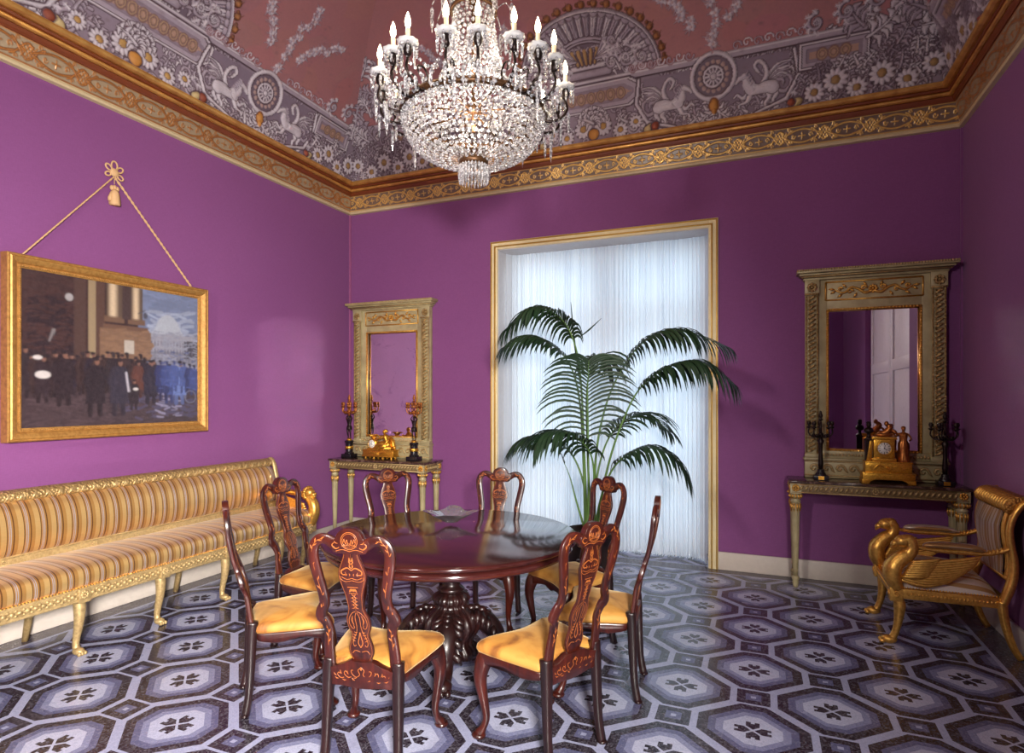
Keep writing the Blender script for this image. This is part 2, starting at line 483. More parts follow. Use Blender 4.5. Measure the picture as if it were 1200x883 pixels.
# ---------------------------------------------------------------- relief / paint canvases (numpy), later carried by dense meshes
class Canvas:
    def __init__(s, W, H, d, base):
        s.d = d; s.nx = int(round(W/d))+1; s.ny = int(round(H/d))+1
        s.C = np.zeros((s.ny, s.nx, 4)); s.C[:] = base
        s.Z = np.zeros((s.ny, s.nx)); s.x0 = 0.0
    def _box(s, x0, x1, y0, y1):
        i0 = max(int((x0-s.x0)/s.d)-1, 0); i1 = min(int((x1-s.x0)/s.d)+3, s.nx)
        j0 = max(int(y0/s.d)-1, 0); j1 = min(int(y1/s.d)+3, s.ny)
        if i0 >= i1 or j0 >= j1: return None
        X, Y = np.meshgrid(s.x0+np.arange(i0, i1)*s.d, np.arange(j0, j1)*s.d)
        return slice(j0, j1), slice(i0, i1), X, Y
    def _put(s, sl, m, col, z, zmode='set'):
        j, i = sl
        c = np.array(col if len(col) == 4 else (*col, 0.0))
        s.C[j, i] = s.C[j, i]*(1-m[..., None])+c*m[..., None]
        s.Z[j, i] = s.Z[j, i]*(1-m)+z*m
    def stroke(s, pts, w, col, z=.006, edge=None, ew=.012):
        """w: width scalar or list along the path"""
        P = np.array([(p[0], p[1]) for p in pts]); W = np.array([lerp_list(w, k/max(len(P)-1, 1)) for k in range(len(P))])/2
        pad = W.max()+ew+.01
        b = s._box(P[:, 0].min()-pad, P[:, 0].max()+pad, P[:, 1].min()-pad, P[:, 1].max()+pad)
        if b is None: return
        j, i, X, Y = b
        best = np.full(X.shape, 1e9); ww = np.full(X.shape, W[0])
        if len(P) == 1: P = np.vstack([P, P+1e-5]); W = np.array([W[0]]*2)
        for k in range(len(P)-1):
            ax, ay = P[k]; dx, dy = P[k+1]-P[k]; L2 = dx*dx+dy*dy+1e-12
            t = np.clip(((X-ax)*dx+(Y-ay)*dy)/L2, 0, 1)
            dd = np.hypot(X-ax-t*dx, Y-ay-t*dy); wk = W[k]+(W[k+1]-W[k])*t
            q = dd-wk; u = q < (best-ww)
            best = np.where(u, dd, best); ww = np.where(u, wk, ww)
        sd = best-ww
        if edge is not None:
            m = np.clip(.5-(sd-ew)/s.d, 0, 1); s._put((j, i), m, edge, s.Z[j, i]*.3)
        m = np.clip(.5-sd/s.d, 0, 1)
        zz = z*np.sqrt(np.clip(1-(best/np.maximum(ww, 1e-4))**2, .05, 1))
        s._put((j, i), m, col, zz)
    def ell(s, cx, cy, rx, ry, col, z=.01, ang=0, edge=None, ew=.012):
        r = max(rx, ry)+ew+.01
        b = s._box(cx-r, cx+r, cy-r, cy+r)
        if b is None: return
        j, i, X, Y = b
        ca, sa = math.cos(ang), math.sin(ang)
        u = ((X-cx)*ca+(Y-cy)*sa); v = (-(X-cx)*sa+(Y-cy)*ca)
        q = np.sqrt((u/rx)**2+(v/ry)**2); sd = (q-1)*min(rx, ry)
        if edge is not None: s._put((j, i), np.clip(.5-(sd-ew)/s.d, 0, 1), edge, s.Z[j, i]*.3)
        s._put((j, i), np.clip(.5-sd/s.d, 0, 1), col, z*np.sqrt(np.clip(1-q*q, .04, 1)))
    def ring(s, cx, cy, r, w, col, z=.006, edge=None, ry=None):
        n = 28; ry = ry or r
        s.stroke([(cx+r*math.cos(2*PI*k/n), cy+ry*math.sin(2*PI*k/n)) for k in range(n+1)], w, col, z, edge)
    def poly(s, pts, col, z=.0, soft=1.0):
        P = np.array(pts)
        b = s._box(P[:, 0].min(), P[:, 0].max(), P[:, 1].min(), P[:, 1].max())
        if b is None: return
        j, i, X, Y = b
        ins = np.zeros(X.shape, bool)
        for k in range(len(P)):
            x1, y1 = P[k]; x2, y2 = P[(k+1) % len(P)]
            c = ((y1 > Y) != (y2 > Y)) & (X < (x2-x1)*(Y-y1)/((y2-y1) if y2 != y1 else 1e-9)+x1)
            ins ^= c
        s._put((j, i), ins.astype(float), col, z)
    def rect(s, x0, y0, x1, y1, col, z=0): s.poly([(x0, y0), (x1, y0), (x1, y1), (x0, y1)], col, z)

LAV = srgb(132, 118, 134)[:3]; LAVD = srgb(98, 84, 100)[:3]; WHT = srgb(196, 188, 198)[:3]; GRY = srgb(160, 148, 162)[:3]
BRN = srgb(74, 54, 66)[:3]; PNK = srgb(160, 106, 108)[:3]; OCH = srgb(176, 140, 90)[:3]; GLD = srgb(188, 128, 48)[:3]; GLDD = srgb(120, 66, 26)[:3]

def spiral(cx, cy, r0, turns, a0, hand=1, n=26):
    out = []
    for k in range(n+1):
        t = k/n; r = r0*(1-t*.92); a = a0+hand*turns*2*PI*t
        out.append((cx+r*math.cos(a), cy+r*math.sin(a)))
    return out

def acanthus(cv, x, y, ang, L, w, col=WHT, edge=BRN, lobes=4, curl=.6):
    """a leaf: central rib with pairs of curling lobes"""
    ca, sa = math.cos(ang), math.sin(ang)
    rib = []
    for k in range(9):
        t = k/8; b = curl*t*t*.35*L
        rib.append((x+ca*L*t-sa*b, y+sa*L*t+ca*b))
    for q in range(lobes):
        t = (q+.6)/(lobes+.2); i = min(int(t*8), 7); bx, by = rib[i]
        l = w*(1-.45*t)
        for sg in (-1, 1):
            a = ang+sg*(.95-.3*t)+curl*t*.5
            cv.stroke([(bx, by), (bx+math.cos(a)*l*.6, by+math.sin(a)*l*.6), (bx+math.cos(a+sg*.5)*l, by+math.sin(a+sg*.5)*l)], [.012, .026*w/.09, .008], col, .012, edge, .007)
    cv.stroke(rib, [.022, .016, .006], col, .016, edge, .006)

def daisy(cv, x, y, r, cen=GLD, pet=WHT):
    cv.ell(x, y, r*1.08, r*1.08, BRN, .0)
    n = 11
    for k in range(n):
        a = 2*PI*k/n+.2
        cv.ell(x+math.cos(a)*r*.68, y+math.sin(a)*r*.68, r*.36, r*.2, pet, .012, a)
    cv.ell(x, y, r*.36, r*.36, cen, .018, 0, BRN, .005)

def scroll(cv, x, y, r, a0, hand, col=GRY):
    cv.stroke(spiral(x, y, r, 1.35, a0, hand), [.024, .02, .014], col, .012, BRN, .007)
    daisy(cv, x, y, r*.34, GRY, WHT)
    for k in range(5):
        a = a0+hand*(k*.75)
        acanthus(cv, x+math.cos(a)*r, y+math.sin(a)*r, a+hand*.7, r*.55, r*.3, WHT, None, 2, hand*.8)

def beast(cv, x, y, s, f):
    """a prancing winged horse with a swan neck rising behind it; f = +1 looks to +x"""
    P = lambda *ab: sp2([(x+f*a*s, y+b*s) for a, b in ab], 5)
    c, e, g = WHT, BRN, GRY
    m = s/.25
    cv.stroke(P((-.50, -.15), (-.80, -.25), (-1.0, -.05), (-.95, .2), (-.75, .25), (-.68, .1), (-.78, .02)), [.034*m, .026*m, .012], g, .014, e, .007)   # tail scroll
    for k in range(7):   # raised wing
        cv.stroke(P((-.22, .10), (-.52-.03*k, .50-.06*k), (-.98+.04*k, .66-.12*k)), [.016, .026*m, .006], c if k % 2 else g, .014, e, .005)
    cv.stroke(P((-.16, .12), (-.34, .45), (-.62, .66), (-.98, .70)), [.02, .022, .006], c, .018, e, .005)
    cv.stroke(P((-.10, .15), (-.22, .42), (-.12, .72), (.06, .84), (.18, .72), (.10, .56), (.02, .48)), [.040*m, .034*m, .028*m, .026*m, .024*m, .012], c, .02, e, .006)   # swan neck loop
    for pts in (((-.40, -.12), (-.52, -.32), (-.42, -.50), (-.58, -.72), (-.48, -.76)), ((-.26, -.16), (-.30, -.38), (-.16, -.56), (-.22, -.78), (-.10, -.80)),
                ((.36, -.10), (.56, -.26), (.76, -.12), (.86, -.20)), ((.30, -.12), (.44, -.40), (.66, -.46), (.70, -.56))):
        cv.stroke(P(*pts), [.052*m, .036*m, .022*m, .016*m, .018*m], c, .018, e, .006)
    cv.stroke(P((-.40, -.06), (-.20, -.02), (.06, -.06), (.30, .0)), [.108*m, .092*m, .080*m, .098*m], c, .026, e, .007)
    cv.stroke(P((.30, .02), (.44, .16), (.46, .34), (.56, .46)), [.092*m, .07*m, .052*m, .044*m], c, .024, None)
    cv.stroke(P((.52, .46), (.68, .38), (.80, .26)), [.046*m, .034*m, .020*m], c, .022, e, .004)
    for k in range(6): cv.stroke(P((.30+.035*k, .12+.075*k), (.20+.04*k, .20+.075*k), (.16+.05*k, .14+.08*k)), [.014, .016, .004], g, .026)
    cv.stroke(P((-.30, .02), (.0, .02), (.22, .06)), .010, srgb(212, 206, 214)[:3], .028)
def medallion(cv, x, y, r):
    cv.ell(x, y, r*1.12, r*1.12, BRN, 0)
    cv.ring(x, y, r, r*.2, WHT, .02, None); cv.ell(x, y, r*.84, r*.84, LAVD, .002)
    for k in range(16):
        a = 2*PI*k/16
        cv.ell(x+math.cos(a)*r*.64, y+math.sin(a)*r*.64, r*.1, r*.1, srgb(164, 138, 134)[:3], .008)
    cv.ring(x, y, r*.44, r*.09, WHT, .01, BRN)
    for k in range(12):
        a = 2*PI*k/12
        cv.stroke([(x+math.cos(a)*r*.14, y+math.sin(a)*r*.14), (x+math.cos(a)*r*.36, y+math.sin(a)*r*.36)], .014, WHT, .012)
    cv.ell(x, y, r*.13, r*.13, WHT, .016, 0, BRN, .006)

def rosespray(cv, x0, y0, x1, y1, n, rr, r):
    n = int(n*2.1)
    for k in range(n):
        t = k/max(n-1, 1); x = x0+(x1-x0)*t+rr.uniform(-.03, .03); y = y0+(y1-y0)*t+rr.uniform(-.03, .03)
        for q in range(4):
            a = rr.uniform(0, 2*PI)
            cv.stroke([(x, y), (x+math.cos(a)*r*1.5, y+math.sin(a)*r*1.5)], [.014, .022, .004], GRY, .008, srgb(140, 88, 90)[:3], .005)
        for q in range(6):
            a = q*1.05
            cv.ell(x+math.cos(a)*r*.5, y+math.sin(a)*r*.5, r*.42, r*.3, WHT if q % 2 else GRY, .012, a)
        cv.ell(x, y, r*.25, r*.25, srgb(190, 160, 160)[:3], .016)

def fan(cv, cx, y0, r, rr):
    """a shell shaped lunette with a beaded rim"""
    n = 40
    arc = [(cx+r*1.12*math.cos(PI*k/n), y0+r*math.sin(PI*k/n)) for k in range(n+1)]
    cv.poly(arc+[(cx-r*1.12, y0), (cx+r*1.12, y0)], LAVD, .004)
    for k in range(27):
        a = PI*(k+.5)/27
        x1, y1, x2, y2 = cx+r*.62*1.12*math.cos(a), y0+r*.62*math.sin(a), cx+r*.93*1.12*math.cos(a), y0+r*.93*math.sin(a)
        cv.stroke([(x1, y1), (x2, y2)], [.026, .052], WHT if k % 2 else GRY, .022, BRN, .006)
    for k in range(27):
        a = PI*(k+.5)/27
        cv.ell(cx+r*.97*1.12*math.cos(a), y0+r*.97*math.sin(a), .036, .036, GRY, .02, 0, BRN, .006)
        cv.stroke([(cx+r*.66*1.12*math.cos(a), y0+r*.66*math.sin(a)), (cx+r*.90*1.12*math.cos(a), y0+r*.90*math.sin(a))], .007, LAVD, .01)
    cv.stroke(arc, .026, GRY, .026, BRN, .007); cv.stroke(arc, .009, WHT, .034)
    for k in range(34):
        a = rr.uniform(.05, PI-.05); q = rr.uniform(.1, .5)
        acanthus(cv, cx+r*q*1.1*math.cos(a), y0+r*q*math.sin(a), rr.uniform(0, PI), .12, .07, rr.choice((GRY, WHT)), BRN, 3, rr.choice((-.7, .7)))
    for rad, w in ((.60, .03), (.56, .014)):
        cv.stroke([(cx+r*rad*1.12*math.cos(PI*k/n), y0+r*rad*math.sin(PI*k/n)) for k in range(n+1)], w, GRY, .016, BRN)
    for k in range(20):
        a = PI*(k+.5)/20
        x, y = cx+r*1.2*math.cos(a), y0+r*1.09*math.sin(a)
        cv.ell(x, y, .024, .026, srgb(150, 96, 44)[:3], .03, 0, srgb(92, 50, 30)[:3], .012)
        cv.ell(x-.04*math.sin(a), y+.04*math.cos(a), .013, .013, GLDD, .02, 0, srgb(92, 50, 30)[:3], .006)
        cv.stroke([(x+.02*math.cos(a), y+.02*math.sin(a)), (x+.055*math.cos(a+.3), y+.055*math.sin(a+.3))], [.014, .004], srgb(120, 70, 50)[:3], .01)
    # inside: crown on a plinth between scrolls
    cv.stroke([(cx-.2, y0+.06), (cx+.2, y0+.06)], .06, GRY, .02, BRN); cv.stroke([(cx-.15, y0+.12), (cx+.15, y0+.12)], .04, WHT, .02, BRN)
    for k in (-2, -1, 0, 1, 2):
        cv.stroke([(cx+k*.04, y0+.15), (cx+k*.06, y0+.24)], [.02, .03], OCH, .02, BRN); cv.ell(cx+k*.06, y0+.26, .016, .016, OCH, .02)
    for sg in (-1, 1):
        for k in range(5):
            cv.stroke([(cx+sg*.1, y0+.18), (cx+sg*(.2+.03*k), y0+.33-.03*k), (cx+sg*(.3+.02*k), y0+.34-.06*k)], [.02, .03, .01], WHT if k % 2 else GRY, .018, BRN, .005)
        scroll(cv, cx+sg*r*.62, y0+.14, .10, PI/2, -sg)
        scroll(cv, cx+sg*r*.86, y0+.12, .075, PI/2, sg)
        scroll(cv, cx+sg*r*.40, y0+.12, .07, 0, sg)
        scroll(cv, cx+sg*r*.45, y0+.30, .06, 0, -sg)

def panel(cv, x0, x1, yc, h, cut=.09, ends=(1, 1)):
    a, b = yc-h/2, yc+h/2
    def oct_(g):
        p = []
        p += [(x0+g+(cut if ends[0] else 0), a+g), (x1-g-(cut if ends[1] else 0), a+g)]
        p += [(x1-g, a+g+(cut*.6 if ends[1] else 0)), (x1-g, b-g-(cut*.6 if ends[1] else 0))]
        p += [(x1-g-(cut if ends[1] else 0), b-g), (x0+g+(cut if ends[0] else 0), b-g)]
        p += [(x0+g, b-g-(cut*.6 if ends[0] else 0)), (x0+g, a+g+(cut*.6 if ends[0] else 0))]
        return p
    cv.poly(oct_(-.012), BRN, .004); cv.poly(oct_(0), WHT, .02); cv.poly(oct_(.014), BRN, .006); cv.poly(oct_(.02), GRY, .012); cv.poly(oct_(.05), LAV, .004)
    cv.poly(oct_(.075), srgb(168, 134, 118)[:3], .002)
    n = max(int((x1-x0-.26)/.085), 1)
    for k in range(n):
        x = x0+.13+(x1-x0-.26)*(k+.5)/n
        cv.ring(x, yc, .032, .008, srgb(166, 136, 104)[:3], .006, srgb(120, 90, 86)[:3], ry=h*.17)
        cv.ring(x, yc, .016, .006, srgb(160, 128, 100)[:3], .006, None, ry=h*.09)
    return

def draw_cove(L, cxs, T=1.7, d=.008, seed=1, med=1.13, ph=.47):
    """one wall's painted relief; s along the wall, T up the curve"""
    rr = random.Random(seed)
    cv = Canvas(L, T, d, (*PNK, 0))
    # pink ground gets mottled
    for k in range(160):
        cv.ell(rr.uniform(0, L), rr.uniform(.5, T), rr.uniform(.05, .25), rr.uniform(.05, .2), tuple(c*rr.uniform(.93, 1.06) for c in PNK), 0, rr.uniform(0, 3))
    cv.rect(0, 0, L, .56, LAV)
    for k in range(int(L*85)):    # dense filler of curls behind everything
        x, y = rr.uniform(0, L), rr.uniform(.01, .52)
        if rr.random() < .5: acanthus(cv, x, y, rr.uniform(.2, 2.9), .11, .06, rr.choice((GRY, WHT)), BRN, 3, rr.choice((-.8, .8)))
        else: cv.stroke(spiral(x, y, rr.uniform(.03, .06), 1.3, rr.uniform(0, 6), rr.choice((-1, 1)), 14), [.018, .01], GRY, .01, BRN, .006)
    for c0 in cxs:
        fan(cv, c0, .58, .60, rr)
    for yy, w, c in ((.555, .05, GRY), (.575, .014, WHT), (.53, .012, BRN)):
        cv.stroke([(0, yy), (L, yy)], w, c, .02, BRN if w > .03 else None)
    for c0 in cxs:
        panel(cv, c0-ph, c0+ph, .43, .24)
        for sg in (-1, 1):
            mx = c0+sg*med
            # field behind beasts
            cv.poly([(mx-.62, .06), (mx+.62, .06), (mx+.62, .5), (mx-.62, .5)], srgb(120, 106, 124)[:3], 0)
            for k in range(26):
                acanthus(cv, mx+rr.uniform(-.62, .62), rr.uniform(.02, .14), rr.uniform(.4, 2.8), .12, .07, rr.choice((WHT, GRY)), BRN, 3, rr.choice((-.6, .6)))
            for k in range(12):
                x_ = mx+rr.uniform(.3, .62)*rr.choice((-1, 1)); cv.stroke(spiral(x_, rr.uniform(.2, .46), .045, 1.3, rr.uniform(0, 6), rr.choice((-1, 1)), 14), [.014, .008], GRY, .008, BRN, .005)
            beast(cv, mx-.39, .25, .25, 1); beast(cv, mx+.39, .25, .25, -1)
            for s2 in (-1, 1):
                cv.stroke([(mx+s2*.66, .5), (mx+s2*.70, .3), (mx+s2*.60, .12), (mx+s2*.35, .04)], [.02, .03, .02], WHT, .018, BRN)
                scroll(cv, mx+s2*.74, .10, .085, PI/2, s2)
            medallion(cv, mx, .41, .185)
            # hanging leaf and gilt drop under each medallion
            for a in (-.6, 0, .6): acanthus(cv, mx, .16, -PI/2+a, .17, .09, WHT, BRN, 3, a)
            cv.ell(mx, .17, .035, .05, GLD, .03, 0, GLDD, .012); cv.ell(mx, .12, .02, .03, GLD, .03)
            # rose garlands on the pink field above the medallion
            rosespray(cv, mx, .64, mx+sg*.02, 1.35, 6, rr, .045)
            for s2 in (-1, 1):
                rosespray(cv, mx+s2*.16, .84, mx+s2*.45, 1.2, 5, rr, .045)
                for k in range(7):
                    cv.stroke(spiral(mx+s2*(.2+.085*k), .615+.01*(k % 2), .042, 1.1, 0, s2, 12), [.014, .008], WHT if k % 2 else GRY, .01, srgb(128, 60, 62)[:3], .006)
            # corner side panel and big acanthus
            e = mx+sg*.70
            panel(cv, min(e, e+sg*.52), max(e, e+sg*.52), .42, .2, .0, (0, 0))
            for k in range(46):
                acanthus(cv, e+sg*(.42+rr.uniform(0, .95)), .5+rr.uniform(-.12, .75), rr.uniform(.2, 2.9), rr.uniform(.14, .3), rr.uniform(.08, .14), rr.choice((GRY, WHT)), BRN, 4, rr.choice((-.7, .7)))
            for k in range(3):
                scroll(cv, e+sg*(.12+.22*k), .66+.04*k, .07, PI/2, sg)
            for dx, yy, r in ((.12, .14, .07), (.28, .20, .085), (.44, .12, .07), (.62, .19, .085), (.8, .12, .07), (.98, .2, .07)):
                daisy(cv, e+sg*dx, yy, r, srgb(160, 124, 70)[:3])
            for k in range(60):
                acanthus(cv, e+sg*rr.uniform(.0, 1.15), rr.uniform(.02, .30), rr.uniform(.2, 2.9), rr.uniform(.08, .14), .06, rr.choice((GRY, LAV, WHT)), BRN, 3, rr.choice((-.7, .7)))
            for dx, yy, r in ((.12, .13, .078), (.28, .20, .092), (.44, .11, .078), (.62, .19, .092), (.8, .11, .078), (.98, .2, .08)):
                daisy(cv, e+sg*dx, yy, r, srgb(150, 116, 66)[:3])
            cv.ell(e-sg*.02, .075, .05, .032, srgb(190, 170, 120)[:3], .03, .3*sg, BRN); cv.ell(e-sg*.06, .08, .03, .03, srgb(140, 60, 30)[:3], .03, 0, BRN)
            # daisies under the centre panel
            for dx, yy, r in ((.10, .16, .085), (.27, .10, .07), (.42, .15, .06)):
                daisy(cv, c0+sg*dx, yy, r, srgb(176, 136, 70)[:3])
            cv.ell(c0+sg*.54, .07, .05, .03, srgb(190, 170, 120)[:3], .03, .5*sg, BRN); cv.ell(c0+sg*.60, .08, .036, .036, srgb(130, 56, 26)[:3], .03, 0, BRN)
        for a in (-.9, -.45, 0, .45, .9): acanthus(cv, c0, .2, PI/2+a, .16, .08, WHT, BRN, 3, a)
        cv.ell(c0, .1, .05, .05, GLD, .03, 0, BRN)
    for k in range(int(L*70)):      # flaking and soot
        x, y = rr.uniform(0, L), rr.uniform(0, 1.3); b_ = cv._box(x-.03, x+.03, y-.02, y+.02)
        if b_ is None: continue
        j, i, X, Y = b_; m = np.clip(1-np.hypot((X-x)/.03, (Y-y)/.02), 0, 1)*rr.uniform(.1, .4)
        cv.C[j, i, :3] = cv.C[j, i, :3]*(1-m[..., None])+np.array(srgb(100, 78, 84)[:3])*m[..., None]
    return cv

def canvas_mesh(name, cv, pos, nu, nv, mat, u0=0, u1=1):
    """dense sheet: pos(u,v)->(point, normal, s, t) with arrays"""
    U, V = np.meshgrid(np.linspace(0, 1, nu), np.linspace(0, 1, nv))
    P, N, S, T = pos(U, V)
    i = np.clip(np.rint((S-cv.x0)/cv.d).astype(int), 0, cv.nx-1); j = np.clip(np.rint(T/cv.d).astype(int), 0, cv.ny-1)
    C = cv.C[j, i]; Z = cv.Z[j, i]
    P = P+N*Z[..., None]
    me = bpy.data.meshes.new(name)
    co = P.reshape(-1, 3).astype(np.float32)
    nf = (nu-1)*(nv-1)
    a = (np.arange(nv-1)[:, None]*nu+np.arange(nu-1)[None, :]).ravel()
    q = np.stack([a, a+1, a+nu+1, a+nu], 1).astype(np.int32)
    me.vertices.add(len(co)); me.vertices.foreach_set('co', co.ravel())
    me.loops.add(nf*4); me.loops.foreach_set('vertex_index', q.ravel())
    me.polygons.add(nf); me.polygons.foreach_set('loop_start', np.arange(nf, dtype=np.int32)*4); me.polygons.foreach_set('loop_total', np.full(nf, 4, np.int32))
    me.polygons.foreach_set('use_smooth', np.ones(nf, bool))
    at_ = me.color_attributes.new('Col', 'FLOAT_COLOR', 'POINT')
    at_.data.foreach_set('color', np.clip(C, 0, 1).reshape(-1).astype(np.float32))
    me.update(calc_edges=True); me.validate()
    me.materials.append(mat)
    o = bpy.data.objects.new(name, me); COL.objects.link(o)
    return o
# ---------------------------------------------------------------- the room
def struct(o): o['kind'] = 'structure'; return o
WX0, WX1, WZ = -2.60, -.44, 3.19        # window recess
b = MB(); b.bb((XL-.3, YF-.3, -.1), (XR+.3, YB, 0)); b.bb((WX0-.1, YB, -.1), (WX1+.1, 6.8, 0))
struct(b.build('floor', MT['mosaic_floor']))
b = MB(); b.bb((XL-.3, YF, 0), (XL, YB+.3, 4.25)); struct(b.build('wall_left', MT['wall_cloth']))
b = MB(); b.bb((XL-.3, YB, 0), (WX0, YB+.25, 4.25)); b.bb((WX1, YB, 0), (XR+.3, YB+.25, 4.25)); b.bb((WX0, YB, WZ), (WX1, YB+.25, 4.25))
struct(b.build('wall_back', MT['wall_cloth']))
b = MB(); b.bb((XR, 3.95, 0), (XR+.3, YB+.3, 4.25)); b.bb((XR, YF, 0), (XR+.3, 1.0, 4.25)); b.bb((XR, 1.0, 3.3), (XR+.3, 3.95, 4.25))
struct(b.build('wall_right', MT['wall_cloth']))
b = MB(); b.bb((XL-.3, YF-.3, 0), (XR+.3, YF, 4.25)); struct(b.build('wall_front', MT['wall_cloth']))
# white panelled doors in the right wall (they show in the pier glass)
b = MB(); b.bb((XR+.10, 1.0, 0), (XR+.14, 2.46, 3.3)); b.bb((XR+.10, 2.49, 0), (XR+.14, 3.95, 3.3))
for y0 in (1.0, 2.49):
    for (a0, a1, c0, c1) in ((0, .12, 0, 3.3), (1.34, 1.46, 0, 3.3), (.12, 1.34, 0, .2), (.12, 1.34, .95, 1.08), (.12, 1.34, 1.95, 2.1), (.12, 1.34, 3.15, 3.3)):
        b.bb((XR+.075, y0+a0, c0), (XR+.10, y0+a1, c1))
d = struct(b.build('door_1', MT['door_white'], bevel=.006))
# reveals of the window recess
b = MB(); b.bb((WX0-.2, YB+.25, 0), (WX0, 6.55, 3.6)); b.bb((WX1, YB+.25, 0), (WX1+.2, 6.55, 3.6)); b.bb((WX0-.2, YB+.25, WZ), (WX1+.2, 6.55, 3.6))
b.bb((WX0, YB-.002, 0), (WX0+.006, 6.55, WZ)); b.bb((WX1-.006, YB-.002, 0), (WX1, 6.55, WZ)); b.bb((WX0, YB-.002, WZ-.006), (WX1, 6.55, WZ))
struct(b.build('trim_1', MT['jamb_paint']))
# gilt and cream casing of the opening
cas = thing('trim_2', None, None, (0, YB, 0)); cas['kind'] = 'structure'
def casing_bar(b, x0, x1, z0, z1, d): b.bb((x0, -d, z0), (x1, 0, z1))
for nm, wa, wb, dep, m in (('casing', 0, .085, .022, 'frame_cream'), ('gilt_bead', .022, .036, .034, 'frame_gold_line'), ('gilt_bead', .066, .08, .03, 'frame_gold_line')):
    b = MB()
    casing_bar(b, WX0-wb, WX0-wa, 0, WZ+wb, dep); casing_bar(b, WX1+wa, WX1+wb, 0, WZ+wb, dep); casing_bar(b, WX0-wa, WX1+wa, WZ+wa, WZ+wb, dep)
    b.build(nm, MT[m], cas, bevel=.003)
# window behind the curtain
w = MB()
for x in (WX0, -1.56, -1.50, WX1-.07): w.bb((x, 6.38, .0), (x+.07, 6.44, WZ))
for z in (0, .75, 2.35, WZ-.08): w.bb((WX0, 6.385, z), (WX1, 6.435, z+.08))
wf = struct(w.build('window_1', MT['window_white'], bevel=.004))
b = MB(); b.bb((WX0+.02, 6.405, .02), (WX1-.02, 6.411, WZ-.02)); b.build('glass', MT['window_glass'], wf)
# skirting boards
for nm, lo, hi in (('baseboard_left', (XL, YF, 0), (XL+.022, YB, .13)), ('baseboard_right', (XR-.02, 3.95, 0), (XR, YB, .15)),
                   ('baseboard_back', (WX1+.086, YB-.022, 0), (XR, YB, .165))):
    b = MB(); b.bb(lo, hi)
    if nm == 'baseboard_back': b.bb((XL, YB-.022, 0), (WX0-.086, YB, .165))
    struct(b.build(nm, MT['skirting_white'], bevel=.004))
# narrow braids in the corners
b = MB(); b.bb((XL, YB-.02, .165), (XL+.02, YB, 3.8)); struct(b.build('trim_3', MT['pink_braid']))
b = MB(); b.bb((XR-.015, YB-.015, .165), (XR, YB, 3.8)); struct(b.build('trim_4', MT['wall_cloth']))

# ---- cornice : cream fillet, arabesque frieze, gilt crown, swept round the four walls
def sweep_room(prof, mat, name):
    """prof: list of (inset, z)"""
    V = []; F = []
    for (d, z) in prof:
        V += [(XL+d, YF+d, z), (XR-d, YF+d, z), (XR-d, YB-d, z), (XL+d, YB-d, z)]
    for i in range(len(prof)-1):
        for k in range(4):
            l = (k+1) % 4
            F.append((i*4+k, i*4+l, i*4+4+l, i*4+4+k))
    b = MB(); b.add(V, F, 0, False)
    o = b.build(name, mat, fix=False); struct(o); return o
sweep_room([(0, 3.785), (.03, 3.79), (.036, 3.805), (.03, 3.822), (.022, 3.826)], MT['cornice_cream'], 'trim_5')
sweep_room([(.062, 3.985), (.075, 3.985), (.085, 4.0), (.095, 4.02), (.085, 4.03)], MT['moulding_brown'], 'trim_6')
sweep_room([(.085, 4.028), (.10, 4.026), (.115, 4.032), (.120, 4.044), (.112, 4.054), (.10, 4.056)], MT['gold_moulding'], 'trim_7')
sweep_room([(.10, 4.054), (.122, 4.060), (.128, 4.074), (.120, 4.084)], MT['moulding_brown'], 'trim_12')
sweep_room([(.12, 4.082), (.145, 4.080), (.165, 4.088), (.176, 4.102), (.174, 4.116), (.160, 4.126), (.12, 4.13)], MT['gold_moulding'], 'trim_13')

def frieze_canvas(L, painted_gleam):
    cv = Canvas(L, .17, .0055, (*srgb(150, 132, 104)[:3], 0) if not painted_gleam else (*srgb(104, 84, 70)[:3], 0))  # back wall's gleam is put into the colours: brighter gold, darker ground
    gc = (*(srgb(188, 122, 54)[:3] if not painted_gleam else srgb(236, 190, 104)[:3]), .6)
    ec = srgb(92, 62, 44)[:3]
    pitch = .46; n = int(L/pitch)+2
    for k in range(n):
        x = k*pitch
        for sg in (-1, 1):   # interlaced ovals
            cv.stroke([(x-.20+.40*t/16, .085+sg*.052*math.sin(PI*t/16)) for t in range(17)], .0125, gc, .006, ec, .003)
            cv.stroke([(x+.10+.26*t/16, .085+sg*.05*math.cos(PI*t/8)) for t in range(17)], .011, gc, .006, ec, .003)
        for a in range(4):
            cv.stroke([(x, .085), (x+.035*math.cos(a*PI/2), .085+.026*math.sin(a*PI/2))], [.01, .022, .008], gc, .008)
        for dx in (-.09, .09):
            cv.stroke(spiral(x+dx, .085, .024, 1.1, 0, 1 if dx > 0 else -1, 10), .009, gc, .006)
        for q in range(3):   # lattice knot
            cv.stroke([(x+.18+.03*q, .045), (x+.24+.03*q, .125)], .008, gc, .006); cv.stroke([(x+.18+.03*q, .125), (x+.24+.03*q, .045)], .008, gc, .006)
        for sx in (.14, .32):
            for sz in (.03, .14): cv.stroke(spiral(x+sx, sz, .018, 1, 0, 1, 8), .008, gc, .005)
    for yy in (.008, .162): cv.stroke([(0, yy), (L, yy)], .007, gc, .004, ec, .002)
    return cv
